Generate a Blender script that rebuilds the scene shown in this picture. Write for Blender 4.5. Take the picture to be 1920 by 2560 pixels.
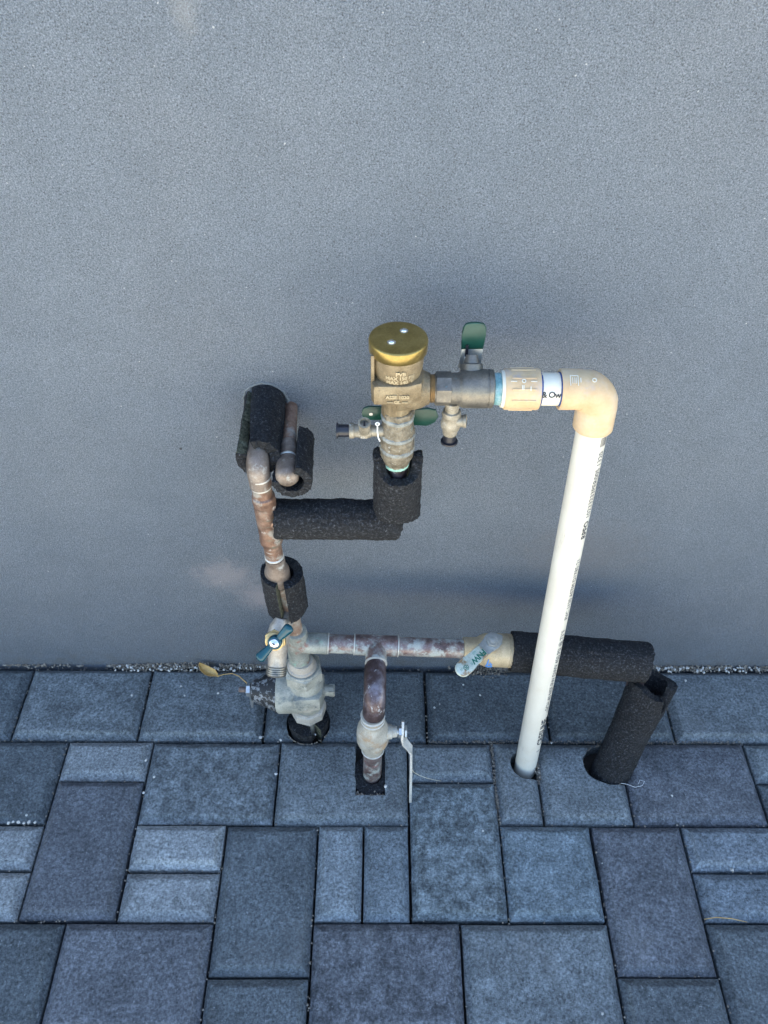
import bpy, bmesh, math, random
from mathutils import Vector, Matrix, noise
random.seed(7)
R = math.radians
PI = math.pi
for o in list(bpy.data.objects): bpy.data.objects.remove(o)
SC = bpy.context.scene
COL = SC.collection

# ------------------------------------------------------------------ camera, sky, sun, exposure
FPX, PIT, ROLL, YAW = 2038.7, 0.804736, -0.011933, 0.009691
CAM = Vector((-0.051764, -0.696880, 1.294608))
cp, sp, cyw, syw = math.cos(PIT), math.sin(PIT), math.cos(YAW), math.sin(YAW)
Fv = Vector((syw*cp, cyw*cp, -sp)); Rv = Vector((cyw, -syw, 0)); Dv = Fv.cross(Rv)
R2 = Rv*math.cos(ROLL) + Dv*math.sin(ROLL); D2 = Dv*math.cos(ROLL) - Rv*math.sin(ROLL)
cd = bpy.data.cameras.new('camera'); cam = bpy.data.objects.new('camera', cd); COL.objects.link(cam)
M = Matrix.Identity(4)
for i in range(3):
    M[i][0] = R2[i]; M[i][1] = -D2[i]; M[i][2] = -Fv[i]; M[i][3] = CAM[i]
cam.matrix_world = M
cd.sensor_fit = 'VERTICAL'; cd.sensor_height = 24; cd.lens = 24*FPX/2560
cd.clip_start = 0.02; cd.clip_end = 500
SC.camera = cam

SUN_EL, SUN_ROT = R(74), R(8)
w = bpy.data.worlds.new('World'); SC.world = w; w.use_nodes = True
nt = w.node_tree
sky = nt.nodes.new('ShaderNodeTexSky'); sky.sky_type = 'NISHITA'; sky.sun_disc = False
sky.sun_elevation = SUN_EL; sky.sun_rotation = SUN_ROT
sky.air_density = 1.3; sky.dust_density = 0.3; sky.ozone_density = 1.0
bg = nt.nodes['Background']; bg.inputs['Strength'].default_value = 0.08
nt.links.new(sky.outputs[0], bg.inputs[0])
sd = bpy.data.lights.new('sun', 'SUN'); sd.energy = 5.0; sd.angle = R(0.5); sd.color = (1.0, 0.95, 0.86)
sun = bpy.data.objects.new('sun', sd); COL.objects.link(sun)
sv = Vector((math.sin(SUN_ROT)*math.cos(SUN_EL), math.cos(SUN_ROT)*math.cos(SUN_EL), math.sin(SUN_EL)))
sun.rotation_euler = (-sv).to_track_quat('-Z', 'Y').to_euler(); sun.location = sv*6
SC.view_settings.view_transform = 'Standard'; SC.view_settings.look = 'None'
SC.view_settings.exposure = 2.68; SC.view_settings.gamma = 1; SC.view_settings.use_curve_mapping = False
SC.render.engine = 'CYCLES'
SC.cycles.max_bounces = 8; SC.cycles.diffuse_bounces = 5

# ------------------------------------------------------------------ node helpers
class NT:
    def __init__(s, name):
        s.m = bpy.data.materials.new(name); s.m.use_nodes = True
        s.t = s.m.node_tree; s.n = s.t.nodes; s.b = s.n['Principled BSDF']; s.co = None
    def new(s, t, **k):
        n = s.n.new(t)
        for a, v in k.items(): setattr(n, a, v)
        return n
    def link(s, a, b): s.t.links.new(a, b)
    def coord(s, world=False):
        if s.co is None:
            if world: s.co = s.new('ShaderNodeNewGeometry').outputs['Position']
            else: s.co = s.new('ShaderNodeTexCoord').outputs['Object']
        return s.co
    def noise(s, scale, detail=4, rough=0.6, off=0.0, stretch=None):
        n = s.new('ShaderNodeTexNoise'); n.inputs['Scale'].default_value = scale
        n.inputs['Detail'].default_value = detail; n.inputs['Roughness'].default_value = rough
        mp = s.new('ShaderNodeMapping'); mp.inputs['Location'].default_value = (off, off*0.7, off*1.3)
        if stretch: mp.inputs['Scale'].default_value = stretch
        s.link(s.co, mp.inputs['Vector']); s.link(mp.outputs[0], n.inputs['Vector'])
        return n.outputs[0]
    def voro(s, scale, feature='F1', off=0):
        n = s.new('ShaderNodeTexVoronoi', feature=feature); n.inputs['Scale'].default_value = scale
        s.link(s.co, n.inputs['Vector']); return n
    def ramp(s, fac, stops):
        n = s.new('ShaderNodeValToRGB'); e = n.color_ramp.elements
        while len(e) < len(stops): e.new(0.5)
        for i, (p, c) in enumerate(stops):
            e[i].position = p
            if not hasattr(c, '__len__'): c = (c, c, c)
            e[i].color = (c[0], c[1], c[2], 1)
        s.link(fac, n.inputs[0]); return n.outputs[0]
    def rng(s, v, a, b, c=0.0, d=1.0):
        n = s.new('ShaderNodeMapRange'); n.interpolation_type = 'SMOOTHSTEP'
        for k, x in zip(('From Min', 'From Max', 'To Min', 'To Max'), (a, b, c, d)): n.inputs[k].default_value = x
        s.link(v, n.inputs['Value']); return n.outputs[0]
    def math(s, op, a, b):
        n = s.new('ShaderNodeMath', operation=op)
        for i, x in enumerate((a, b)):
            if hasattr(x, 'links'): s.link(x, n.inputs[i])
            else: n.inputs[i].default_value = x
        return n.outputs[0]
    def mix(s, fac, a, b, mode='MIX'):
        n = s.new('ShaderNodeMix', data_type='RGBA', blend_type=mode)
        if hasattr(fac, 'links'): s.link(fac, n.inputs[0])
        else: n.inputs[0].default_value = fac
        for i, x in ((6, a), (7, b)):
            if hasattr(x, 'links'): s.link(x, n.inputs[i])
            else: n.inputs[i].default_value = (x[0], x[1], x[2], 1)
        return n.outputs[2]
    def bump(s, h, strength=0.5, dist=0.001, prev=None):
        n = s.new('ShaderNodeBump'); n.inputs['Strength'].default_value = strength
        n.inputs['Distance'].default_value = dist; s.link(h, n.inputs['Height'])
        if prev is not None: s.link(prev, n.inputs['Normal'])
        return n.outputs[0]
    def done(s, col, rough=0.5, metal=0.0, normal=None, spec=0.5):
        if hasattr(col, 'links'): s.link(col, s.b.inputs['Base Color'])
        else: s.b.inputs['Base Color'].default_value = (*col, 1)
        for k, v in (('Roughness', rough), ('Metallic', metal)):
            if hasattr(v, 'links'): s.link(v, s.b.inputs[k])
            else: s.b.inputs[k].default_value = v
        s.b.inputs['Specular IOR Level'].default_value = spec
        if normal is not None: s.link(normal, s.b.inputs['Normal'])
        return s.m

def weathered(name, stops, scale, patches=(), rough=0.5, metal=0.0, bump=0.4, bdist=0.0006, bscale=500, spec=0.4, speck=0.35):
    """metal or plastic with blotches: base ramp over noise, then (colour, scale, lo, hi, offset[, stretch]) patches of dull deposit"""
    t = NT(name); t.coord()
    col = t.ramp(t.noise(scale, 6, 0.65), stops)
    met = None
    for p in patches:
        f = t.rng(t.noise(p[1], 6, 0.7, p[4], p[5] if len(p) > 5 else None), p[2], p[3])
        col = t.mix(f, col, p[0])
        met = f if met is None else t.math('MAXIMUM', met, f)
    fine = t.noise(bscale, 3, 0.6, 5.0)
    col = t.mix(speck, col, t.ramp(fine, [(0.3, 0.35), (0.7, 1.0)]), 'MULTIPLY')
    nrm = t.bump(fine, bump, bdist)
    if metal > 0 and met is not None:
        m = t.math('MULTIPLY', t.math('SUBTRACT', 1.0, met), metal)
        r = t.math('ADD', rough, t.math('MULTIPLY', met, 0.25))
    else: m, r = metal, rough
    return t.done(col, r, m, nrm, spec)

# ------------------------------------------------------------------ materials
def mat_wall():
    t = NT('grey stucco'); t.coord(True)
    big = t.noise(2.2, 4, 0.55); mid = t.noise(14, 5, 0.6, 3)
    g = t.noise(580, 3, 0.6, 1)
    base = t.ramp(big, [(0.3, (0.150, 0.176, 0.212)), (0.5, (0.164, 0.187, 0.219)), (0.72, (0.181, 0.198, 0.224))])
    base = t.mix(0.5, base, t.ramp(mid, [(0.3, 0.86), (0.7, 1.08)]), 'MULTIPLY')
    g3 = t.noise(900, 2, 0.6, 7)
    base = t.mix(1.0, base, t.ramp(g, [(0.30, 0.42), (0.42, 0.82), (0.53, 1.03), (0.68, 1.38)]), 'MULTIPLY')  # light and dark of the grain relief painted into the colour
    base = t.mix(1.0, base, t.ramp(g3, [(0.30, 0.66), (0.5, 1.0), (0.70, 1.28)]), 'MULTIPLY')
    sx = t.new('ShaderNodeSeparateXYZ'); t.link(t.co, sx.inputs[0])
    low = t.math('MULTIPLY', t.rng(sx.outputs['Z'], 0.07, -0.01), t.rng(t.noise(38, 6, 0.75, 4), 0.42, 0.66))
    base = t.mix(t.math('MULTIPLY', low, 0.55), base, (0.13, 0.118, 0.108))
    streak = t.rng(t.noise(16, 5, 0.7, 6, (1, 1, 0.22)), 0.56, 0.74)
    base = t.mix(t.math('MULTIPLY', streak, 0.18), base, (0.12, 0.135, 0.155))
    # efflorescence: pinkish lime patch left of the riser, pale scuff near the top
    def blob(cx, cz, rx, rz, col, amt, base):
        mp = t.new('ShaderNodeMapping', vector_type='TEXTURE'); mp.inputs['Location'].default_value = (cx, 0.15, cz); mp.inputs['Scale'].default_value = (rx, 1, rz)
        t.link(t.co, mp.inputs['Vector'])
        ln = t.new('ShaderNodeVectorMath', operation='LENGTH'); t.link(mp.outputs[0], ln.inputs[0])
        d = t.math('ADD', ln.outputs['Value'], t.math('MULTIPLY', t.math('SUBTRACT', t.noise(55, 6, 0.75, cx*9), 0.5), 1.5))
        f = t.math('MULTIPLY', t.rng(d, 1.0, 0.1), amt)
        return t.mix(f, base, col)
    base = blob(-0.300, 0.258, 0.075, 0.055, (0.36, 0.325, 0.325), 0.5, base)
    base = blob(-0.245, 0.20, 0.06, 0.05, (0.40, 0.35, 0.35), 0.5, base)
    base = blob(-0.232, 1.085, 0.02, 0.05, (0.33, 0.32, 0.30), 0.25, base)
    base = blob(0.27, 0.32, 0.16, 0.10, (0.16, 0.155, 0.16), 0.4, base)
    spots = t.rng(t.noise(210, 1, 0.4, 8), 0.775, 0.80)
    base = t.mix(t.math('MULTIPLY', spots, 0.55), base, (0.6, 0.6, 0.6))
    n = t.bump(g, 1.0, 0.0032)
    n = t.bump(mid, 0.2, 0.003, n)
    return t.done(base, 0.85, 0, n, 0.3)
def mat_paver():
    t = NT('concrete paver'); t.coord(True)
    oi = t.new('ShaderNodeObjectInfo')
    big = t.noise(11, 4, 0.6); blot = t.noise(62, 6, 0.72, 4); fine = t.noise(240, 5, 0.8, 2); ag = t.noise(230, 2, 0.5, 9)
    c = t.mix(0.75, oi.outputs['Color'], t.ramp(big, [(0.3, 0.72), (0.7, 1.3)]), 'MULTIPLY')
    amt = t.math('MULTIPLY', oi.outputs['Alpha'], 1.0)
    c = t.mix(amt, c, t.ramp(blot, [(0.36, 0.45), (0.5, 0.97), (0.64, 1.6)]), 'MULTIPLY')
    c = t.mix(0.8, c, t.ramp(fine, [(0.34, 0.2), (0.5, 1.0), (0.66, 2.0)]), 'MULTIPLY')
    lt = t.rng(ag, 0.665, 0.73)
    c = t.mix(t.math('MULTIPLY', lt, 0.5), c, (0.33, 0.34, 0.35))
    dk = t.rng(ag, 0.345, 0.27)
    c = t.mix(t.math('MULTIPLY', dk, 0.7), c, (0.03, 0.032, 0.036))
    pale = t.rng(t.noise(7, 5, 0.7, 12), 0.58, 0.75)
    c = t.mix(t.math('MULTIPLY', pale, 0.3), c, (0.2, 0.195, 0.185))
    n = t.bump(fine, 0.7, 0.0016); n = t.bump(ag, 0.4, 0.0018, n)
    return t.done(c, 0.8, 0, n, 0.35)
def mat_foam():
    t = NT('black rubber foam'); t.coord()
    f = t.noise(330, 4, 0.8)
    c = t.ramp(f, [(0.36, (0.002, 0.0022, 0.003)), (0.50, (0.007, 0.0076, 0.0095)), (0.60, (0.030, 0.032, 0.037)), (0.70, (0.15, 0.155, 0.165))])  # pale last stop paints specular glints onto the foam grains
    c = t.mix(t.math('MULTIPLY', t.rng(t.noise(26, 4, 0.6, 3), 0.5, 0.75), 0.4), c, (0.020, 0.023, 0.028))
    n = t.bump(f, 1.0, 0.0022)
    return t.done(c, 0.75, 0, n, 0.35)
def plain(name, col, rough=0.4, metal=0.0, spec=0.5, bump=0.0, bscale=300, vary=0.25, vscale=60):
    t = NT(name); t.coord()
    f = t.noise(vscale, 5, 0.65)
    c = t.mix(vary, col, t.ramp(f, [(0.3, 0.3), (0.7, 1.4)]), 'MULTIPLY') if vary else col
    n = t.bump(t.noise(bscale, 3), bump, 0.0006) if bump else None
    return t.done(c, rough, metal, n, spec)

m_wall = mat_wall(); m_paver = mat_paver(); m_foam = mat_foam()
m_foamcut = weathered('foam cut face with dust', [(0.35, (0.03, 0.032, 0.02)), (0.6, (0.12, 0.12, 0.08)), (0.75, (0.3, 0.29, 0.22))], 300, rough=0.9, bump=1)
m_copper = weathered('brown weathered copper', [(0.3, (0.12, 0.07, 0.05)), (0.5, (0.26, 0.155, 0.11)), (0.68, (0.40, 0.27, 0.20))], 55,
    [((0.34, 0.31, 0.27), 45, 0.52, 0.66, 2), ((0.50, 0.44, 0.39), 80, 0.60, 0.70, 6), ((0.14, 0.16, 0.12), 40, 0.55, 0.70, 9, (1, 1, 5)), ((0.52, 0.48, 0.42), 30, 0.64, 0.74, 21, (1, 1, 7)), ((0.10, 0.07, 0.055), 30, 0.62, 0.75, 31, (1, 1, 6))], rough=0.42, metal=0.5, bump=0.3)
m_copperpale = weathered('limed grey copper fitting', [(0.3, (0.13, 0.095, 0.075)), (0.55, (0.25, 0.20, 0.165)), (0.75, (0.35, 0.30, 0.26))], 45,
    [((0.42, 0.40, 0.36), 60, 0.55, 0.68, 3)], rough=0.45, metal=0.4, bump=0.25)
m_patina = weathered('mottled copper with patina', [(0.32, (0.10, 0.07, 0.065)), (0.48, (0.23, 0.155, 0.14)), (0.64, (0.34, 0.30, 0.28))], 48,
    [((0.42, 0.43, 0.39), 42, 0.46, 0.60, 1), ((0.30, 0.44, 0.38), 70, 0.64, 0.72, 5), ((0.66, 0.65, 0.62), 95, 0.62, 0.70, 8), ((0.30, 0.13, 0.12), 38, 0.62, 0.7, 14)], rough=0.42, metal=0.45, bump=0.3)
m_darkcopper = weathered('dark copper with tarnish and shade', [(0.32, (0.045, 0.03, 0.03)), (0.5, (0.11, 0.075, 0.075)), (0.68, (0.24, 0.22, 0.25))], 40,
    [((0.45, 0.46, 0.47), 60, 0.58, 0.68, 2), ((0.62, 0.60, 0.57), 110, 0.66, 0.72, 7)], rough=0.38, metal=0.5, bump=0.25)
m_lime = weathered('limescaled brass', [(0.3, (0.24, 0.22, 0.18)), (0.55, (0.42, 0.395, 0.335)), (0.75, (0.56, 0.54, 0.48))], 40,
    [((0.38, 0.27, 0.17), 34, 0.54, 0.70, 4), ((0.33, 0.42, 0.37), 60, 0.62, 0.74, 8), ((0.2, 0.19, 0.17), 90, 0.64, 0.74, 11)], rough=0.6, metal=0.15, bump=0.35)
m_galv = weathered('chalky grey green bronze', [(0.3, (0.24, 0.245, 0.21)), (0.5, (0.38, 0.375, 0.32)), (0.72, (0.52, 0.51, 0.44))], 35,
    [((0.52, 0.47, 0.40), 22, 0.55, 0.7, 3), ((0.16, 0.18, 0.18), 80, 0.60, 0.70, 6), ((0.19, 0.21, 0.20), 34, 0.54, 0.68, 16), ((0.62, 0.61, 0.56), 70, 0.64, 0.72, 26)], rough=0.55, metal=0.15, bump=0.6)
m_galv2 = weathered('beige limed nut', [(0.3, (0.36, 0.33, 0.28)), (0.55, (0.50, 0.46, 0.40)), (0.75, (0.60, 0.56, 0.50))], 35, [((0.40, 0.42, 0.39), 30, 0.58, 0.72, 3), ((0.2, 0.19, 0.17), 110, 0.66, 0.73, 8)], rough=0.6, metal=0.1, bump=0.4)
m_brass = weathered('dull cast brass', [(0.3, (0.16, 0.12, 0.07)), (0.5, (0.27, 0.21, 0.13)), (0.7, (0.38, 0.31, 0.20))], 38,
    [((0.36, 0.33, 0.27), 55, 0.58, 0.72, 3), ((0.13, 0.11, 0.09), 80, 0.62, 0.74, 9)], rough=0.5, metal=0.5, bump=0.9, bdist=0.0009, bscale=620)
m_limering = weathered('bluish lime ring', [(0.3, (0.17, 0.17, 0.15)), (0.55, (0.29, 0.30, 0.28)), (0.75, (0.42, 0.44, 0.42))], 120, rough=0.6, bump=0.8)
m_letter = plain('worn raised brass', (0.36, 0.30, 0.20), 0.4, 0.5, vary=0.2)
m_rough_brass = weathered('rough cast bronze with lime', [(0.3, (0.12, 0.10, 0.07)), (0.5, (0.24, 0.205, 0.15)), (0.7, (0.36, 0.32, 0.25))], 120,
    [((0.50, 0.49, 0.45), 190, 0.60, 0.68, 3), ((0.30, 0.42, 0.42), 50, 0.66, 0.76, 9)], rough=0.5, metal=0.45, bump=1.0, bdist=0.0016, bscale=420)
m_bv_dark = weathered('darkened brass', [(0.3, (0.10, 0.095, 0.085)), (0.5, (0.19, 0.175, 0.15)), (0.7, (0.30, 0.26, 0.20))], 36,
    [((0.14, 0.28, 0.31), 34, 0.62, 0.78, 3), ((0.40, 0.37, 0.30), 60, 0.62, 0.74, 9)], rough=0.42, metal=0.6, bump=0.25)
m_tan_brass = weathered('tan dusty brass', [(0.3, (0.34, 0.26, 0.16)), (0.55, (0.52, 0.42, 0.27)), (0.75, (0.60, 0.50, 0.35))], 40,
    [((0.36, 0.31, 0.25), 50, 0.56, 0.7, 3)], rough=0.55, metal=0.2, bump=0.35)
m_cap = weathered('lacquered brass cap', [(0.3, (0.26, 0.19, 0.06)), (0.5, (0.38, 0.275, 0.09)), (0.7, (0.48, 0.365, 0.14))], 24,
    [((0.20, 0.14, 0.05), 45, 0.60, 0.78, 2)], rough=0.30, metal=0.85, bump=0.08)
m_teal_tape = weathered('turquoise corrosion', [(0.3, (0.09, 0.22, 0.24)), (0.5, (0.20, 0.38, 0.41)), (0.7, (0.45, 0.55, 0.54))], 90, rough=0.75, bump=0.8)
m_mint = weathered('mint green verdigris', [(0.3, (0.22, 0.42, 0.34)), (0.6, (0.36, 0.60, 0.50)), (0.8, (0.6, 0.75, 0.68))], 90, rough=0.8, bump=0.6)
m_solder = plain('pale solder', (0.62, 0.60, 0.54), 0.4, 0.35, vary=0.3, vscale=120)
m_pvc = weathered('white plastic pipe', [(0.3, (0.62, 0.57, 0.475)), (0.6, (0.68, 0.64, 0.55)), (0.8, (0.70, 0.67, 0.60))], 12,
    [((0.52, 0.41, 0.28), 13, 0.55, 0.84, 4), ((0.36, 0.33, 0.29), 150, 0.71, 0.77, 8), ((0.42, 0.36, 0.28), 60, 0.62, 0.76, 15, (1, 1, 0.12))], rough=0.38, bump=0.05, spec=0.4, speck=0.06)
m_nipple = plain('ivory plastic', (0.72, 0.68, 0.56), 0.4, vary=0.12)
m_cpvc = weathered('sun yellowed plastic', [(0.3, (0.52, 0.34, 0.18)), (0.5, (0.60, 0.43, 0.25)), (0.75, (0.64, 0.51, 0.36))], 26,
    [((0.50, 0.40, 0.32), 34, 0.50, 0.70, 3), ((0.34, 0.24, 0.13), 160, 0.70, 0.76, 7)], rough=0.42, bump=0.08, bscale=350, spec=0.4, speck=0.08)
m_green = plain('dark green vinyl', (0.006, 0.056, 0.040), 0.33, vary=0.3, vscale=90)
m_green_tip = plain('faded green vinyl edge', (0.02, 0.09, 0.055), 0.4, vary=0.3)
m_steel = plain('galvanised steel', (0.50, 0.51, 0.50), 0.35, 0.75, vary=0.35, vscale=140)
m_dull = plain('dull grey steel', (0.30, 0.30, 0.275), 0.5, 0.3, vary=0.45, vscale=110)
m_chrome = plain('bright screw steel', (0.75, 0.75, 0.75), 0.18, 1.0, vary=0.1)
m_teal = plain('glossy teal paint', (0.002, 0.058, 0.080), 0.14, vary=0.25, vscale=80)
m_plug = plain('black plastic cap', (0.014, 0.015, 0.022), 0.3, vary=0.2)
m_black_cast = weathered('black paint flaking off iron', [(0.4, (0.012, 0.013, 0.015)), (0.6, (0.022, 0.023, 0.026))], 60,
    [((0.26, 0.27, 0.28), 110, 0.50, 0.60, 4)], rough=0.5, bump=0.6)
m_ink = plain('black ink', (0.03, 0.032, 0.04), 0.6, vary=0)
m_greyink = plain('grey ink', (0.16, 0.15, 0.14), 0.6, vary=0)
m_greenink = plain('green ink', (0.0, 0.13, 0.085), 0.5, vary=0)
m_blueink = plain('blue marker', (0.10, 0.27, 0.62), 0.6, vary=0.3)
m_blueglue = plain('blue pipe cement', (0.03, 0.08, 0.26), 0.4, vary=0.6, vscale=200)
m_vinyl_clear = weathered('yellowed clear vinyl sleeve', [(0.3, (0.42, 0.46, 0.38)), (0.6, (0.58, 0.62, 0.53)), (0.8, (0.66, 0.70, 0.62))], 50,
    [((0.30, 0.19, 0.10), 55, 0.50, 0.64, 5)], rough=0.28, bump=0.15)
m_leaf = weathered('dry tan leaf', [(0.3, (0.40, 0.23, 0.07)), (0.6, (0.60, 0.38, 0.13)), (0.8, (0.66, 0.47, 0.22))], 60, [((0.25, 0.13, 0.05), 90, 0.6, 0.7, 3)], rough=0.5, bump=0.3)
m_straw = plain('dry straw', (0.55, 0.50, 0.38), 0.6, vary=0.2)
m_grit = weathered('sand grit', [(0.3, (0.12, 0.10, 0.08)), (0.5, (0.24, 0.205, 0.165)), (0.72, (0.50, 0.45, 0.38))], 170, rough=0.9, bump=0.8)
m_pebble = weathered('white pebble', [(0.3, (0.40, 0.38, 0.35)), (0.6, (0.62, 0.61, 0.58))], 90, rough=0.8, bump=0.4)
m_ground = weathered('pale granite for bounce', [(0.3, (0.36, 0.33, 0.27)), (0.55, (0.47, 0.44, 0.37)), (0.75, (0.54, 0.51, 0.44))], 30, rough=0.95, bump=0.8, bscale=160, bdist=0.003)  # unseen yard beyond the pavers, made pale to bounce sunlight onto the wall
m_string = plain('white thread', (0.8, 0.8, 0.78), 0.6, vary=0)

# ------------------------------------------------------------------ object helpers
def tag(o, label=None, cat=None, group=None, kind=None):
    if label: o['label'] = label
    if cat: o['category'] = cat
    if group: o['group'] = group
    if kind: o['kind'] = kind
    return o
def empty(name, loc, label, cat, group=None):
    o = bpy.data.objects.new(name, None); COL.objects.link(o); o.location = loc
    o.empty_display_size = 0.02
    o['wl'] = tuple(loc)
    return tag(o, label, cat, group)
def origin(o):
    return Vector(o['wl']) if o is not None and 'wl' in o else Vector((0, 0, 0))
def build(name, bm, mat, parent=None, loc=None, smooth=40):
    """one mesh object; the bmesh is in world coordinates"""
    bm.normal_update()
    L = origin(parent) if parent is not None else Vector(loc or (0, 0, 0))
    bmesh.ops.translate(bm, verts=bm.verts, vec=-L)
    me = bpy.data.meshes.new(name); bm.to_mesh(me); bm.free()
    mats = mat if isinstance(mat, (list, tuple)) else [mat]
    for m in mats: me.materials.append(m)
    if smooth:
        me.polygons.foreach_set('use_smooth', [True]*len(me.polygons)); me.set_sharp_from_angle(angle=R(smooth))
    o = bpy.data.objects.new(name, me); COL.objects.link(o)
    if parent is not None:
        o.parent = parent; o['wl'] = tuple(L)
    else:
        o.location = L; o['wl'] = tuple(L)
    return o
def clean():
    for o in bpy.data.objects:
        if 'wl' in o: del o['wl']
def basis(d, up=None):
    d = Vector(d).normalized()
    u = Vector(up) if up is not None else (Vector((0, 0, 1)) if abs(d.z) < 0.9 else Vector((0, -1, 0)))
    a = (u - d*u.dot(d)).normalized(); b = d.cross(a)
    return d, a, b
def ringpts(c, a, b, r, seg, ph=0.0):
    return [c + a*(r*math.cos(ph+2*PI*i/seg)) + b*(r*math.sin(ph+2*PI*i/seg)) for i in range(seg)]
def skin(bm, rings, cap0=True, cap1=True, closed=False):
    vs = [[bm.verts.new(p) for p in r] for r in rings]; n = len(vs[0])
    pairs = list(zip(vs, vs[1:]))
    if closed: pairs.append((vs[-1], vs[0]))
    for A, B in pairs:
        for i in range(n):
            j = (i+1) % n
            bm.faces.new((A[i], A[j], B[j], B[i]))
    if not closed:
        if cap0: bm.faces.new(list(reversed(vs[0])))
        if cap1: bm.faces.new(vs[-1])
    return vs
def lathe(bm, o, d, prof, seg=36, ph=0.0, up=None, rough=0.0, rs=200, step=None, cap0=True, cap1=True):
    """prof: (distance along d, radius); rough displaces radially"""
    d, a, b = basis(d, up); o = Vector(o)
    if step:
        q = [prof[0]]
        for (t0, r0), (t1, r1) in zip(prof, prof[1:]):
            n = max(1, int(math.hypot(t1-t0, r1-r0)/step))
            for k in range(1, n+1): q.append((t0+(t1-t0)*k/n, r0+(r1-r0)*k/n))
        prof = q
    rings = []
    for t, r in prof:
        pts = ringpts(o+d*t, a, b, max(r, 1e-5), seg, ph)
        if rough:
            pts = [p + (p-(o+d*t)).normalized()*(rough*(noise.noise(p*rs)+0.5*noise.noise(p*rs*2.3))) for p in pts]
        rings.append(pts)
    skin(bm, rings, cap0, cap1)
    return bm
def tube(bm, pts, r, seg=28, cap0=True, cap1=True, up=None):
    pts = [Vector(p) for p in pts]; n = len(pts)
    rr = r if isinstance(r, (list, tuple)) else [r]*n
    tg = []
    for i in range(n):
        t = (pts[min(i+1, n-1)] - pts[max(i-1, 0)]).normalized(); tg.append(t)
    d, a, b = basis(tg[0], up)
    rings = []
    for i in range(n):
        t = tg[i]; a = (a - t*a.dot(t)).normalized(); b = t.cross(a)
        rings.append(ringpts(pts[i], a, b, rr[i], seg))
    skin(bm, rings, cap0, cap1)
    return bm
def arc(p0, corner, p1, rad, n=10):
    """path p0 -> rounded corner -> p1"""
    p0, c, p1 = Vector(p0), Vector(corner), Vector(p1)
    u = (p0-c).normalized(); v = (p1-c).normalized()
    A = c+u*rad; B = c+v*rad
    out = [p0]
    for i in range(n+1):
        t = i/n
        ang = t*PI/2
        # circular-like blend, exact for right angles
        cen = c+u*rad+v*rad
        out.append(cen - v*rad*math.cos(ang) - u*rad*math.sin(ang))
    out.append(p1)
    return out
def box(bm, c, ax, ay, az, sx, sy, sz, bev=0.0):
    c = Vector(c); vs = []
    for k in (-1, 1):
        for (i, j) in ((-1, -1), (1, -1), (1, 1), (-1, 1)):
            vs.append(bm.verts.new(c + Vector(ax)*(i*sx/2) + Vector(ay)*(j*sy/2) + Vector(az)*(k*sz/2)))
    fs = [bm.faces.new([vs[i] for i in f]) for f in ((3, 2, 1, 0), (4, 5, 6, 7), (0, 1, 5, 4), (1, 2, 6, 5), (2, 3, 7, 6), (3, 0, 4, 7))]
    if bev:
        es = list({e for f in fs for e in f.edges})
        bmesh.ops.bevel(bm, geom=es, offset=bev, segments=2, profile=0.5, affect='EDGES', clamp_overlap=True)
def prism(bm, pts2, o, ax, ay, az, th, bev=0.0):
    """extrude a 2D outline (ax, ay) by th along az, centred"""
    o, ax, ay, az = Vector(o), Vector(ax), Vector(ay), Vector(az)
    lo = [bm.verts.new(o+ax*x+ay*y-az*th/2) for x, y in pts2]
    hi = [bm.verts.new(o+ax*x+ay*y+az*th/2) for x, y in pts2]
    n = len(pts2); f0 = bm.faces.new(list(reversed(lo))); f1 = bm.faces.new(hi)
    for i in range(n): bm.faces.new((lo[i], lo[(i+1) % n], hi[(i+1) % n], hi[i]))
    if bev:
        es = list(f0.edges)+list(f1.edges)
        bmesh.ops.bevel(bm, geom=es, offset=bev, segments=2, profile=0.5, affect='EDGES', clamp_overlap=True)
def hexa(bm, o, d, t0, t1, r, ch=0.0015, ph=0.0, up=None, seg=6):
    lathe(bm, o, d, [(t0, r-ch), (t0+ch*0.8, r), (t1-ch*0.8, r), (t1, r-ch)], seg, ph, up)
def rrect(w, h, r, n=6):
    out = []
    for cx, cy, a0 in ((w/2-r, h/2-r, 0), (-w/2+r, h/2-r, 90), (-w/2+r, -h/2+r, 180), (w/2-r, -h/2+r, 270)):
        for i in range(n+1):
            a = R(a0+90*i/n); out.append((cx+r*math.cos(a), cy+r*math.sin(a)))
    return out
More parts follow.
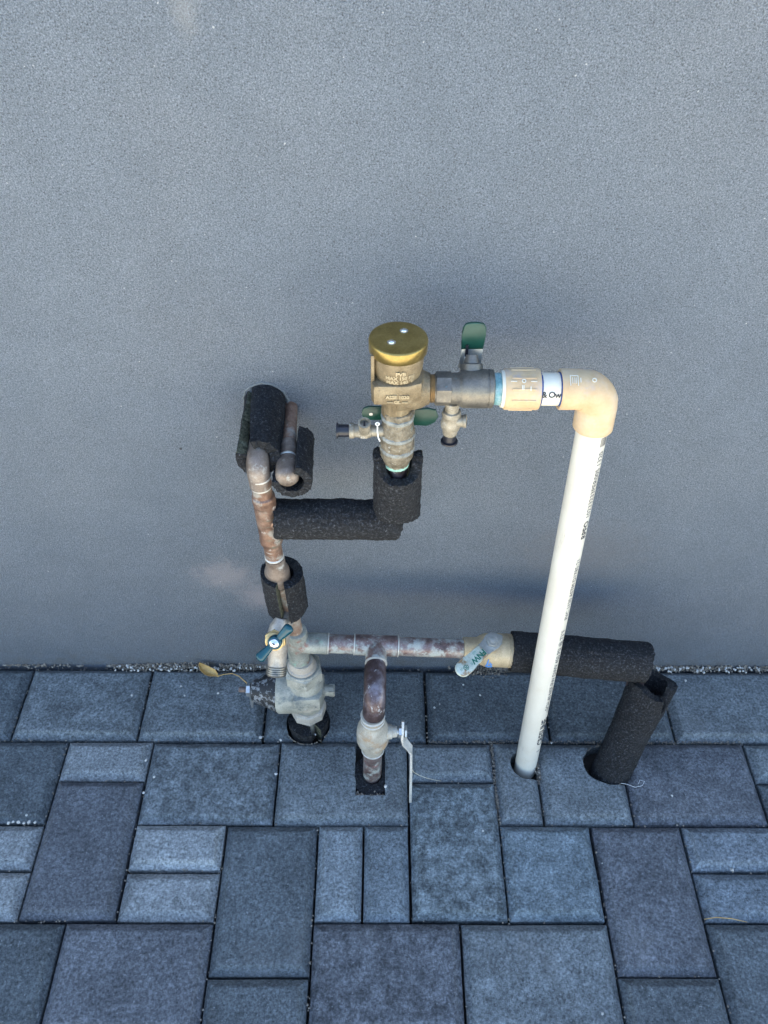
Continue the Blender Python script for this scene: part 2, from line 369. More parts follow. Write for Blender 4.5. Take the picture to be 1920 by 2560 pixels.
def sleeve(path, ro, ri, gap=None, end0=None, end1=None, seg=96, step=0.0026, amp=0.0010, up=None, flat=1.0, gapfn=None, flare=None):
    """foam tube round a straight path; gap = (centre angle, width in radians); end0/end1(angle) shift the cut ends; face material 1 = cut faces"""
    p0, p1 = Vector(path[0]), Vector(path[1]); L = (p1-p0).length
    d, a, b = basis(p1-p0, up)
    bm = bmesh.new(); ns = max(4, int(L/step)); loops = []
    for s in range(ns+1):
        f = s/ns; loop = []
        if gap:
            gw = gapfn(f) if gapfn else gap[1]
            a0, a1 = gap[0]+gw/2, gap[0]+2*PI-gw/2
        else: a0, a1 = 0.0, 2*PI
        nn = seg if gap else seg-1
        def P(ang, r, out):
            t = f*L
            if flare: r = r*flare(f)
            e0 = end0(ang) if end0 else 0.0; e1 = end1(ang) if end1 else 0.0
            t = e0 + (L+e1-e0)*f
            p = p0 + d*t + a*(r*math.cos(ang)) + b*(r*math.sin(ang))
            k = noise.noise(p*520)*amp + noise.noise(p*190)*amp*0.9 + noise.noise(p*35)*amp*1.2
            rd = (a*math.cos(ang)+b*math.sin(ang))
            p = p + rd*(k if out else -k*0.6)
            if s in (0, ns): p = p + d*(noise.noise(p*300+Vector((9, 3, 1)))*amp*2.2)
            return p
        outer = [P(a0+(a1-a0)*i/seg, ro, True) for i in range(nn+1)]
        inner = [P(a0+(a1-a0)*i/seg, ri, False) for i in range(nn+1)]
        loops.append(([bm.verts.new(p) for p in outer], [bm.verts.new(p) for p in inner]))
    m = len(loops[0][0])
    def strip(A, B, cut, flip):
        n = len(A)
        rng = range(n-1) if gap else range(n)
        for i in rng:
            j = (i+1) % n
            q = (A[i], A[j], B[j], B[i]) if not flip else (B[i], B[j], A[j], A[i])
            f = bm.faces.new(q); f.material_index = cut
    for (o0, i0), (o1, i1) in zip(loops, loops[1:]):
        strip(o0, o1, 0, False); strip(i0, i1, 0, True)
        if gap:
            f = bm.faces.new((o0[0], o1[0], i1[0], i0[0])); f.material_index = 1
            f = bm.faces.new((i0[-1], i1[-1], o1[-1], o0[-1])); f.material_index = 1
    strip(loops[0][0], loops[0][1], 0, True); strip(loops[-1][0], loops[-1][1], 0, False)
    return bm
def foam(name_label, path, ro, ri, group='black foam pipe sleeves', cut=None, **k):
    bm = sleeve(path, ro, ri, **k)
    bmesh.ops.recalc_face_normals(bm, faces=bm.faces)
    o = build('foam_sleeve', bm, [m_foam, cut or m_foamcut], None, path[0], smooth=80)
    return tag(o, name_label, 'pipe insulation', group)
FONTS = {}
def text_bm(txt, size, extr=0.0, bold=0.0, align='CENTER', spacing=1.0):
    cu = bpy.data.curves.new('lettering', 'FONT'); cu.body = txt; cu.size = size; cu.extrude = extr
    cu.align_x = align; cu.align_y = 'CENTER'; cu.offset = bold; cu.resolution_u = 2; cu.space_character = spacing
    ob = bpy.data.objects.new('lettering', cu); COL.objects.link(ob)
    dg = bpy.context.evaluated_depsgraph_get(); me = bpy.data.meshes.new_from_object(ob.evaluated_get(dg))
    bm = bmesh.new(); bm.from_mesh(me)
    bpy.data.objects.remove(ob); bpy.data.curves.remove(cu); bpy.data.meshes.remove(me)
    return bm
def text_flat(txt, size, o, ax, ay, az, lift=0.0003, extr=0.0, bold=0.0, align='CENTER'):
    bm = text_bm(txt, size, extr, bold, align)
    o, ax, ay, az = Vector(o), Vector(ax), Vector(ay), Vector(az)
    for v in bm.verts: v.co = o + ax*v.co.x + ay*v.co.y + az*(v.co.z+lift)
    return bm
def text_cyl(txt, size, c, axis, rdir, r, along=True, lift=0.0003, extr=0.0, bold=0.0, align='CENTER', spacing=1.0):
    """text on a cylinder about axis; along: reads along the axis, else round it; rdir: direction of the text centre"""
    bm = text_bm(txt, size, extr, bold, align, spacing)
    bmesh.ops.triangulate(bm, faces=bm.faces)
    for _ in range(2):
        bmesh.ops.subdivide_edges(bm, edges=[q for q in bm.edges if q.calc_length() > 0.0022], cuts=1)
    ax = Vector(axis).normalized(); e = Vector(rdir); e = (e-ax*e.dot(ax)).normalized(); s = ax.cross(e)*(-1 if along else 1); c = Vector(c)
    # split long faces so they follow the curve
    for v in bm.verts:
        x, y, z = v.co
        if along: t, ang = x, y/r
        else: t, ang = y, x/r
        rr = r+z+lift+extr
        v.co = c + ax*t + (e*math.cos(ang)+s*math.sin(ang))*rr
    return bm

# ------------------------------------------------------------------ setting
U = 0.0735; WY = 0.152; YM = 0.035
bm = bmesh.new()
bmesh.ops.create_grid(bm, x_segments=2, y_segments=2, size=60)
for v in bm.verts: v.co.z = -0.042
ground = build('ground', bm, m_ground, None, (0, 0, 0)); tag(ground, kind='structure')
bm = bmesh.new(); box(bm, (0, -0.255, -0.045), (1, 0, 0), (0, 1, 0), (0, 0, 1), 2.36, 0.81, 0.014)
bed = build('hole_shade_bed', bm, weathered('soil darkened for hole shade', [(0.3, (0.025, 0.022, 0.020)), (0.7, (0.06, 0.052, 0.045))], 60, rough=0.95, bump=0.8), None, (0, 0, 0), smooth=0); tag(bed, kind='structure')  # dark sheet added under the pavers; its colour paints the shade in the holes

bm = bmesh.new()
box(bm, (0, WY+0.1, 1.2), (1, 0, 0), (0, 1, 0), (0, 0, 1), 9.0, 0.2, 2.5, 0.006)
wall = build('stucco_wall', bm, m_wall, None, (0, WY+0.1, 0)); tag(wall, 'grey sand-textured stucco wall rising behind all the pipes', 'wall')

pav = bpy.data.objects.new('pavement', None); COL.objects.link(pav); pav['kind'] = 'structure'; pav['wl'] = (0, 0, 0)
J = 0.0019
def paver_bm(x0, y0, x1, y1):
    """corners in world metres, y0<y1"""
    bm = bmesh.new()
    x0 += J*random.uniform(0.6, 1.5); x1 -= J*random.uniform(0.6, 1.5); y0 += J*random.uniform(0.6, 1.5); y1 -= J*random.uniform(0.6, 1.5)
    dz = random.uniform(-0.0018, 0.0018); tx = random.uniform(-1, 1)*0.007; ty = random.uniform(-1, 1)*0.007
    cx, cy = (x0+x1)/2, (y0+y1)/2
    per = []
    def edge(a, b):
        n = max(3, int((Vector(a)-Vector(b)).length/0.022))
        for i in range(n): per.append((a[0]+(b[0]-a[0])*i/n, a[1]+(b[1]-a[1])*i/n))
    edge((x0, y0), (x1, y0)); edge((x1, y0), (x1, y1)); edge((x1, y1), (x0, y1)); edge((x0, y1), (x0, y0))
    rings = []
    for z, ins, jt in ((-0.05, 0.0, 0), (-0.0120, 0.0, 0.0006), (-0.0102, 0.0010, 0.0007), (-0.0008, 0.0115, 0.0010), (0.0, 0.0140, 0.0012)):
        ring = []
        for x, y in per:
            q = Vector((min(max(x, x0+ins), x1-ins), min(max(y, y0+ins), y1-ins), z))
            if jt:
                q.x += noise.noise(Vector((x*60, y*60, z*300+1)))*jt; q.y += noise.noise(Vector((x*60, y*60, z*300+50)))*jt
            q.z += dz+tx*(x-cx)+ty*(y-cy) if z > -0.04 else 0
            ring.append(q)
        rings.append(ring)
    skin(bm, rings, True, True)
    bmesh.ops.recalc_face_normals(bm, faces=bm.faces)
    return bm
CUTS = []
def cutter(bm):
    me = bpy.data.meshes.new('cut'); bm.to_mesh(me); bm.free(); o = bpy.data.objects.new('cut', me); COL.objects.link(o)
    CUTS.append(o); return o
def wobble_disc(cx, cy, r, n=22, k=0.08, sx=1, sy=1):
    bm = bmesh.new(); pts = []
    for i in range(n):
        a = 2*PI*i/n; q = r*(1+k*noise.noise(Vector((math.cos(a)*2+cx*30, math.sin(a)*2, 3))))
        pts.append((cx+q*sx*math.cos(a), cy+q*sy*math.sin(a)))
    prism(bm, pts, (0, 0, -0.02), (1, 0, 0), (0, 1, 0), (0, 0, 1), 0.12); return bm
def rect_cut(x0, y0, x1, y1):
    bm = bmesh.new(); pts = []
    cs = [(x0, y0), (x1, y0), (x1, y1), (x0, y1)]
    for (a, b) in zip(cs, cs[1:]+cs[:1]):
        for i in range(9):
            x = a[0]+(b[0]-a[0])*i/9; y = a[1]+(b[1]-a[1])*i/9
            pts.append((x+noise.noise(Vector((x*210, y*210, 2)))*0.0022, y+noise.noise(Vector((x*210, y*210, 9)))*0.0022))
    prism(bm, pts, (0, 0, -0.02), (1, 0, 0), (0, 1, 0), (0, 0, 1), 0.12); return bm
c_prv = cutter(wobble_disc(-0.174, 0.030, 0.0385))
c_tail = cutter(rect_cut(-0.0885, -0.1010, -0.0385, 0.002))
c_pvc = cutter(wobble_disc(0.2035, -0.046, 0.0262, sx=1.12))
c_diag = cutter(wobble_disc(0.340, -0.043, 0.0415, k=0.25, sx=1.0, sy=0.92))
DARK = (0.092, 0.103, 0.108); MID = (0.140, 0.153, 0.156); LITE = (0.236, 0.246, 0.244); PURP = (0.108, 0.112, 0.121)
def paver(X0, Y0, X1, Y1, tone=None, mot=None, cuts=(), label=None):
    """grid units; Y grows towards the camera, the wall is at about Y = -2"""
    bm = paver_bm(X0*U, -Y1*U, X1*U, -Y0*U)
    c = Vector(((X0+X1)/2*U, -(Y0+Y1)/2*U, 0))
    area = (X1-X0)*(Y1-Y0)
    if tone is None: tone = LITE if area <= 2 else random.choice((DARK, MID, MID, PURP))
    if mot is None: mot = random.uniform(0.3, 0.5) if area > 2 else 0.25
    o = build('paver', bm, m_paver, pav, smooth=16)
    if cuts:
        for ct in cuts:
            md = o.modifiers.new('b', 'BOOLEAN'); md.object = ct; md.operation = 'DIFFERENCE'; md.solver = 'EXACT'
        bpy.context.view_layer.update()
        dg = bpy.context.evaluated_depsgraph_get(); me = bpy.data.meshes.new_from_object(o.evaluated_get(dg))
        o.modifiers.clear(); o.data = me
        while len(me.materials) > 1: me.materials.pop()
        me.polygons.foreach_set('material_index', [0]*len(me.polygons)); me.set_sharp_from_angle(angle=R(35))
    for v in o.data.vertices: v.co -= c
    o.location = c
    k = random.uniform(0.93, 1.07)
    o.color = (tone[0]*k, tone[1]*k, tone[2]*k, min(1, mot*1.5+0.12))
    return o
KNOWN = [(-11, 0, -8, 2, DARK, .25), (-8, 0, -6, 1, LITE, .1), (-8, 1, -6, 4, PURP, .12), (-6, 0, -3, 2, MID, .45), (-3, 0, 0, 2, MID, .2, 'tail'),
         (0, 0, 2, 1, MID, .15), (0, 1, 2, 4, (0.135, 0.155, 0.160), .75), (2, 0, 3, 2, MID, .15, 'pvc'), (3, 0, 5, 2, MID, .2, 'diag'), (5, 0, 8, 2, PURP, .25, 'diag'),
         (8, 0, 10, 1, MID, .1), (8, 1, 10, 4, DARK, .2), (-10, 2, -8, 3, LITE, .1), (-10, 3, -8, 4, LITE, .1), (-6, 2, -4, 3, LITE, .12), (-6, 3, -4, 4, LITE, .12),
         (-4, 2, -2, 5, DARK, .12), (-2, 2, -1, 4, (0.170, 0.188, 0.195), .2), (-1, 2, 0, 4, (0.160, 0.183, 0.195), .15), (2, 2, 4, 4, (0.130, 0.155, 0.166), .3),
         (4, 2, 6, 5, PURP, .22), (6, 2, 8, 3, (0.150, 0.168, 0.182), .2), (6, 3, 8, 4, (0.135, 0.155, 0.170), .2),
         (-10, 4, -7, 6, DARK, .12), (-7, 4, -4, 6, PURP, .18), (-4, 5, -2, 8, DARK, .15), (-2, 4, 1, 6, PURP, .5), (1, 4, 4, 6, MID, .2), (4, 5, 6, 8, DARK, .2), (6, 4, 9, 6, DARK, .2)]
CUTMAP = {'tail': (c_tail,), 'pvc': (c_pvc,), 'diag': (c_diag,)}
XA, XB, YB = -16, 16, 9
used = set()
for k in KNOWN:
    for x in range(k[0], k[2]):
        for y in range(k[1], k[3]): used.add((x, y))
    paver(*k[:4], k[4], k[5], CUTMAP.get(k[6], ()) if len(k) > 6 else ())
for y in range(0, YB):
    for x in range(XA, XB):
        if (x, y) in used: continue
        opts = [(3, 2), (2, 3), (2, 2), (2, 1), (3, 2)]; random.shuffle(opts); opts += [(2, 1), (1, 2), (1, 1)]
        for wx, wy in opts:
            cells = [(x+i, y+j) for i in range(wx) for j in range(wy)]
            if all(c not in used and XA <= c[0] < XB and c[1] < YB for c in cells):
                used.update(cells); paver(x, y, x+wx, y+wy); break
WR = -2.0
wallrow = [-15.4, -12.4, -9.4, -6.4, -3.43, -2.38, 0.48, 3.43, 6.4, 9.4, 12.4, 15.4]
wt = {-9.4: (MID, .3), -6.4: (MID, .25), -3.43: (DARK, .2), -2.38: (DARK, .15), 0.48: (DARK, .12), 3.43: (DARK, .15), 6.4: (MID, .15)}
for a, b in zip(wallrow, wallrow[1:]):
    cu = (c_prv,) if a in (-3.43, -2.38) else ()
    paver(a, WR, b, 0, *wt.get(a, (DARK, .2)), cuts=cu)
for c in CUTS: bpy.data.objects.remove(c)

# grit along the wall and loose stones
_b = bmesh.new(); bmesh.ops.create_icosphere(_b, subdivisions=1, radius=1.0)
GV = [v.co.copy() for v in _b.verts]; GF = [[v.index for v in f.verts] for f in _b.faces]; _b.free()
def grain(bm, p, r, flat=0.7):
    m = Matrix.Rotation(random.uniform(0, 6), 3, 'Z') @ Matrix.Rotation(random.uniform(0, 3), 3, 'X')
    p = Vector(p)
    vs = [bm.verts.new(p + (m @ q)*(r*random.uniform(0.65, 1.3))) for q in GV]
    for f in GF: bm.faces.new([vs[i] for i in f])
bm = bmesh.new()
def grit_strip(xa, xb, n, wmax, h):
    for _ in range(n):
        x = random.uniform(xa, xb); f = math.sin(PI*(x-xa)/(xb-xa))**0.5
        if noise.noise(Vector((x*38, 2, 5))) < -0.22: continue
        y = WY - 0.0005 - abs(random.gauss(0, 0.4))*wmax*f
        grain(bm, (x, y, -0.004+random.uniform(0, h)*f*max(0, 1-(WY-y)/wmax/1.3)), random.uniform(0.0007, 0.0021))
grit_strip(-0.56, -0.24, 1500, 0.017, 0.012)
grit_strip(-0.75, -0.60, 200, 0.008, 0.006)
grit_strip(0.385, 0.75, 1300, 0.012, 0.010)
grit_strip(0.08, 0.20, 600, 0.034, 0.010)
for _ in range(350):
    x = random.uniform(-1.1, 1.1); grain(bm, (x, WY-random.uniform(0, 0.007), -0.011), random.uniform(0.0006, 0.0017))
gr = build('sand_grit', bm, m_grit, None, (0, WY, 0), smooth=0); tag(gr, kind='stuff')
bm = bmesh.new()
def joint_line(x0, y0, x1, y1, n, rmin=0.0006, rmax=0.0018):
    for _ in range(n):
        t = random.random(); grain(bm, (x0+(x1-x0)*t+random.uniform(-1, 1)*0.002, y0+(y1-y0)*t+random.uniform(-1, 1)*0.002, random.uniform(-0.012, -0.0045)), random.uniform(rmin, rmax))
for k in KNOWN:
    X0, Y0, X1, Y1 = [q*U for q in k[:4]]
    joint_line(X0, -Y0, X1, -Y0, int(random.uniform(0, 7)*(k[2]-k[0]))); joint_line(X1, -Y0, X1, -Y1, int(random.uniform(0, 7)*(k[3]-k[1])))
for a in wallrow: joint_line(a*U, 0.14, a*U, 0.0, 12)
joint_line(2*U, 0, 2*U, -2*U, 170); joint_line(0.5*U, 0, 8*U, 0, 420, 0.0006, 0.0016)
for _ in range(900):
    x = random.uniform(-0.7, 0.62); y = random.uniform(-0.5, 0.14)
    grain(bm, (x, y, 0.0006), random.uniform(0.0002, 0.0006))
for _ in range(420):                        # spoil left round the cut holes
    q = random.random(); a = random.uniform(0, 6.28)
    if q < 0.45: x, y = random.uniform(-0.088, -0.040), -0.099+abs(random.gauss(0, 0.003))
    elif q < 0.7: x, y = 0.2225+random.gauss(0, 0.003), random.uniform(-0.075, -0.02)
    else: x, y = 0.340+0.040*math.cos(a), -0.043+0.038*math.sin(a)
    grain(bm, (x, y, random.uniform(-0.014, -0.003)), random.uniform(0.0007, 0.0022))
for _ in range(60):
    a = random.uniform(-2.6, -0.4); grain(bm, (-0.174+0.040*math.cos(a), 0.030+0.040*math.sin(a), 0.0006), random.uniform(0.0005, 0.0015))
sandm = build('joint_sand', bm, m_grit, None, (0, 0, 0), smooth=0); tag(sandm, kind='stuff')
bm = bmesh.new()
for (x, y, r) in [(-0.6430, -0.149, .0030), (-0.6360, -0.1475, .0024), (-0.6270, -0.148, .0028), (-0.6180, -0.149, .0022), (-0.6100, -0.1475, .0030), (-0.6010, -0.148, .0026), (-0.6180, -0.136, .002),
        (-0.4445, -0.040, .0026), (-0.425, -0.070, .0022), (-0.437, -0.098, .0021), (-0.2545, 0.003, .0034), (-0.2195, -0.002, .0024), (-0.2215, -0.064, .0028), (-0.149, 0.0105, .0026), (-0.16, 0.009, .0018),
        (-0.038, -0.086, .0032), (0.05, 0.063, .0022), (0.3, -0.21, .0012), (0.262, -0.415, .0020), (0.436, -0.10, .002), (0.4995, -0.22, .0032), (0.37, -0.006, .0024), (0.25, -0.006, .002), (0.20, 0.006, .0026),
        (0.118, -0.16, .0018), (0.515, 0.12, .0026), (-0.41, 0.105, .0024), (-0.40, 0.085, .0022), (-0.34, 0.09, .0026), (-0.495, 0.085, .0022), (0.06, 0.07, .0012), (0.134, 0.088, .0022), (0.105, 0.11, .0019)]:
    grain(bm, (x, y, r*0.6), r)
for _ in range(140):
    x = random.choice((random.uniform(-0.54, -0.24), random.uniform(0.40, 0.7))); grain(bm, (x, WY-0.003-random.uniform(0, 0.012), 0.002), random.uniform(0.0014, 0.0028))
pb = build('pebbles', bm, m_pebble, None, (0, 0, 0), smooth=0); tag(pb, kind='stuff')

# ------------------------------------------------------------------ upper left: wall stubs and riser
XR = -0.1955
ZA = 0.6160
A_wall = (-0.2015, WY+0.03, 0.622); A_cor = (-0.2005, YM, ZA)
t = empty('copper_riser', (-0.19, YM, 0.25), 'brown weathered copper riser with soldered tee coming out of the wall and turning down', 'pipe')
bm = bmesh.new(); tube(bm, [A_wall, (-0.2005, YM+0.03, ZA)], 0.0124); build('stub_pipe', bm, m_copper, t)
bm = bmesh.new()
tube(bm, arc((-0.2005, YM+0.040, ZA), A_cor, (-0.1990, YM, ZA-0.034), 0.017, 12), 0.0142, 32); build('elbow', bm, m_copperpale, t)
bm = bmesh.new()
lathe(bm, (-0.1990, YM, ZA-0.032), (0.0045, 0, -0.19), [(0, .0124), (0.036, .0124)], 32); build('pipe', bm, m_copper, t)
d_r = Vector((0.0065, -0.002, -0.19)).normalized(); p_r = Vector((-0.1988, YM, 0.584))
def along(tt): return p_r + d_r*tt
bm = bmesh.new()
lathe(bm, p_r, d_r, [(-0.012, .0138), (-0.002, .0140), (0.0, .0136), (0.004, .0125), (0.019, .0125), (0.021, .0146), (0.029, .0154), (0.032, .0145), (0.060, .0148), (0.096, .0145), (0.100, .0154), (0.106, .0152), (0.109, .0126)], 36)
lathe(bm, along(0.0645), (1, 0, 0), [(0, .0138), (0.020, .0138), (0.024, .0148), (0.028, .0146)], 28)
build('tee', bm, m_copper, t)
bm = bmesh.new(); lathe(bm, p_r, d_r, [(0.094, .0123), (0.20, .0123)], 32); build('pipe', bm, m_copper, t)
for tt, rr in ((-0.012, .0144), (0.004, .0132), (0.137, .0133)):
    bm = bmesh.new(); lathe(bm, p_r, d_r, [(tt-0.0022, rr-.0012), (tt-0.001, rr), (tt+0.001, rr), (tt+0.0022, rr-.0012)], 32, rough=0.0004, rs=400); build('solder_ring', bm, m_solder, t)
bm = bmesh.new(); lathe(bm, p_r, d_r, [(0.140, .0134), (0.156, .0136), (0.163, .0165), (0.169, .0178), (0.186, .0178), (0.1885, .0172), (0.194, .0135), (0.200, .0122)], 36); build('reducer', bm, m_copperpale, t)
bm = bmesh.new(); tube(bm, [along(0.196), (-0.187, YM-0.002, 0.37), (-0.183, YM, 0.335), (-0.180, YM, 0.30), (-0.178, YM, 0.262)], 0.0122)
build('lower_pipe', bm, weathered('limed copper streaks', [(0.35, (0.30, 0.17, 0.11)), (0.5, (0.36, 0.26, 0.2)), (0.65, (0.5, 0.47, 0.4))], 45, [((0.6, 0.58, 0.5), 40, 0.5, 0.62, 3)], rough=0.45, metal=0.4), t)

foam('long slit foam sleeve around the upper left pipe leaving the wall', (( -0.2008, WY+0.01, 0.622), (-0.2000, YM+0.014, 0.617)), 0.0268, 0.0150,
     gap=(R(44), 0.62), up=(0, 0, 1), end1=lambda a: 0.004-0.004*math.cos(a)+0.0035*noise.noise(Vector((3*math.cos(a), 3*math.sin(a), 4))), gapfn=lambda f: 0.20+0.72*f)
t = empty('capped_pipe_stub', (-0.168, WY, 0.613), 'short capped copper stub beside the slit sleeve, half wrapped in foam', 'pipe')
bm = bmesh.new(); tube(bm, [(-0.1700, WY+0.03, 0.6135), (-0.1655, 0.078, 0.609)], [0.0090, 0.0095]); build('pipe', bm, m_copper, t)
db = Vector((0.0025, -0.056, -0.003)).normalized()
bm = bmesh.new(); lathe(bm, (-0.1660, 0.084, 0.609), db, [(0, .0096), (0.001, .0108), (0.026, .0112), (0.030, .0118), (0.036, .0142), (0.044, .0148), (0.056, .0148), (0.062, .0138), (0.066, .0105), (0.0675, .004), (0.0678, 0.0001)], 36)
build('end_cap', bm, m_copperpale, t)
bm = bmesh.new(); lathe(bm, (-0.1660, 0.084, 0.609), db, [(0.026, .0108), (0.0272, .0124), (0.0292, .0124), (0.0304, .0112)], 32, rough=0.0004, rs=400); build('solder_ring', bm, m_solder, t)
foam('short foam sleeve cradling the capped copper stub from below', ((-0.1590, 0.100, 0.603), (-0.1575, 0.018, 0.603)), 0.0245, 0.0155, gap=(R(38), 1.85), up=(0, 0, 1), end0=lambda a: 0.004*math.cos(a), cut=m_foam)

foam('short foam collar split down the front of the brown riser', ((-0.1872, YM, 0.411), (-0.1845, YM, 0.333)), 0.0296, 0.0170, gap=(R(0), 0.42), up=(0.0, -1, 0),
     end0=lambda a: -0.004*math.sin(a), end1=lambda a: 0.004*math.cos(2*a))
foam('horizontal foam sleeve between the copper tee and the brass vacuum breaker', ((-0.1860, YM, 0.5195), (-0.028, YM, 0.5195)), 0.0268, 0.0145, gap=(R(255), 0.05), up=(0, 0, 1),
     end1=lambda a: -0.001+0.009*math.cos(a-0.7))
bm = bmesh.new(); tube(bm, arc((-0.178, YM, 0.5195), (-0.0285, YM, 0.5195), (-0.0292, YM, 0.640), 0.034, 10), 0.0118)
hp = build('copper_crossover_pipe', bm, m_darkcopper, None, (-0.1, YM, 0.5195)); tag(hp, 'copper pipe hidden in foam linking the riser tee to the valve above', 'pipe')  # dark tint paints the shadow below the foam onto this pipe
foam('upright foam sleeve torn open at the top under the brass valve', ((-0.0285, YM, 0.5330), (-0.0285, YM, 0.613)), 0.0300, 0.0175, gap=(R(133), 0.40), up=(0, -1, 0),
     end1=lambda a: 0.001 - 0.005*math.cos(a) + 0.022*max(0, math.cos(a-R(265)))**3 + 0.017*max(0, math.cos(a-R(100)))**5, end0=lambda a: 0.012*math.cos(a)-0.002)

# ------------------------------------------------------------------ vacuum breaker
VX = -0.0318; VZ = 0.7335
t = empty('vacuum_breaker', (VX, YM, 0.70), 'cast brass vacuum breaker with round shiny cap and two screws', 'valve')
bm = bmesh.new()
lathe(bm, (VX, YM, 0), (0, 0, 1), [(0.698, .0155), (0.700, .0172), (0.733, .0176), (0.7345, .0200), (0.752, .0245), (0.764, .0272), (0.772, .0282), (0.788, .0286)], 48, rough=0.0003, rs=500)
# squared lower block with flats
prism(bm, [(-.0285, -.021), (-.0255, -.0285), (0.010, -.0285), (.026, -.022), (.0285, -.012), (.0285, .012), (.024, .022), (.010, .026), (-.020, .026), (-.0285, .018)], (VX, YM, 0.7445), (1, 0, 0), (0, 1, 0), (0, 0, 1), 0.0255, 0.0022)
# raised side rib and outlet shoulder
box(bm, (VX-0.027, YM-0.004, 0.765), (1, 0, 0), (0, 1, 0), (0, 0, 1), 0.004, 0.030, 0.05, 0.001)
lathe(bm, (VX, YM, VZ), (1, 0, 0), [(0.0, .0255), (0.020, .0240), (0.028, .0215), (0.0345, .0180), (0.036, .0180)], 40)
build('body', bm, m_brass, t)
bm = bmesh.new(); lathe(bm, (VX, YM, VZ), (1, 0, 0), [(0.034, .0158)] + [x for i in range(5) for x in ((0.0352+i*0.0016, .0165), (0.036+i*0.0016, .0153))], 36); build('outlet_thread', bm, plain('thread brass', (0.45, 0.33, 0.19), 0.35, 0.7, vary=0.3), t)
bm = bmesh.new()
lathe(bm, (VX+0.0002, YM, 0.7855), (0, 0, 1), [(0, .0285), (0, .0308), (0.001, .0315), (0.0125, .0318), (0.0143, .0313), (0.0150, .0303), (0.0152, .028), (0.0154, 0.0001)], 64)
cap = build('cap', bm, m_cap, t)
for sx, sy in ((0.0062, 0.0120), (-0.0072, -0.0095)):
    bm = bmesh.new(); lathe(bm, (VX+sx, YM+sy, 0.8008), (0, 0, 1), [(0, .0046), (0.0004, .0046), (0.0006, .0034), (0.0016, .0031), (0.0024, .0020), (0.0027, 0.0001)], 20)
    s_ = build('screw', bm, m_chrome, cap)
for txt, z, sz in (('PVB', 0.7735, .0062), ('MAX 150 PSI', 0.7672, .0056), ('MAX 140 °F', 0.7612, .0056)):
    bm = text_cyl(txt, sz, (VX, YM, z), (0, 0, 1), (0.10, -1, 0), 0.0275 if z > .77 else (.0262 if z > .765 else .0252), along=False, extr=0.0009, bold=0.0003); build('lettering', bm, m_letter, t, smooth=0)
for txt, z in (('ASSE 1020', 0.7435), ('— GL —', 0.7368)):
    bm = text_flat(txt, .0058, (VX, YM-.0285, z), (1, 0, 0), (0, 0, 1), (0, -1, 0), 0.0004, 0.0008, 0.0003); build('lettering', bm, m_letter, t, smooth=0)

def bumpy(bm, o, d, prof, seg=64): lathe(bm, o, d, prof, seg, rough=0.0007, rs=330, step=0.0015)
# inlet ball valve under it
IX = -0.0300
t = empty('inlet_ball_valve', (IX, YM, 0.61), 'lime crusted bronze ball valve under the vacuum breaker with a green tee handle behind', 'valve')
bm = bmesh.new()
bumpy(bm, (IX, YM, 0), (0, 0, -1), [(-0.704, .0150), (-0.7035, .0176), (-0.694, .0180), (-0.690, .0172), (-0.680, .0190), (-0.674, .0198), (-0.672, .0206), (-0.667, .0206), (-0.665, .0198), (-0.652, .0202), (-0.650, .0207), (-0.647, .0207), (-0.645, .0200), (-0.636, .0196), (-0.628, .0165), (-0.622, .0150)])
lathe(bm, (IX, YM, 0.668), (0, 1, 0), [(0.01, .011), (0.028, .0105), (0.034, .007), (0.042, .0055)], 24)
build('body', bm, m_rough_brass, t)
bm = bmesh.new(); lathe(bm, (IX, YM, 0), (0, 0, -1), [(-0.6245, .0140), (-0.6235, .0158), (-0.6195, .0154), (-0.618, .0138)], 40, rough=0.0005, rs=300); build('verdigris_ring', bm, m_mint, t)
for z_, r_ in ((0.6945, .0192), (0.6695, .0214), (0.6485, .0212)):
    bm = bmesh.new(); lathe(bm, (IX, YM, z_), (0, 0, 1), [(-0.0035, r_-.0016), (-0.0020, r_-.0001), (0.0020, r_-.0001), (0.0035, r_-.0016)], 44, rough=0.0009, rs=300); build('limed_ring', bm, m_limering, t)
bm = bmesh.new(); hexa(bm, (IX, YM, 0), (0, 0, -1), -0.706, -0.697, 0.0195, 0.0012, seg=8); build('hex_collar', bm, m_rough_brass, t)
HY = YM+0.040
bm = bmesh.new(); prism(bm, [(-.006, -.010), (.004, -.013), (.026, -.0145), (.036, -.0085), (.0395, 0), (.036, .0105), (.026, .0135), (.004, .010), (-.006, .008)], (IX+0.011, HY, 0.6605), (1, 0, 0), (0, 0, 1), (0, -1, 0), 0.0030, 0.0012)
h1 = build('handle', bm, m_green, t)
bm = bmesh.new(); prism(bm, rrect(.030, .020, .008), (IX-0.0275, HY, 0.6655), (1, 0, 0), (0, 0, 1), (0, -1, 0), 0.0030, 0.0012); h2 = build('handle', bm, m_green, t)
bm = bmesh.new(); prism(bm, rrect(.040, .014, .003), (IX+0.002, HY+0.001, 0.6635), (1, 0, 0), (0, 0, 1), (0, -1, 0), 0.0022, 0.0006); build('handle_plate', bm, m_steel, t)
bm = bmesh.new(); prism(bm, rrect(.0045, .0045, .002, 5), (IX-0.0315, HY-0.0018, 0.6650), (1, 0, 0), (0, 0, 1), (0, -1, 0), 0.0008); build('hole_rim', bm, m_steel, h2)
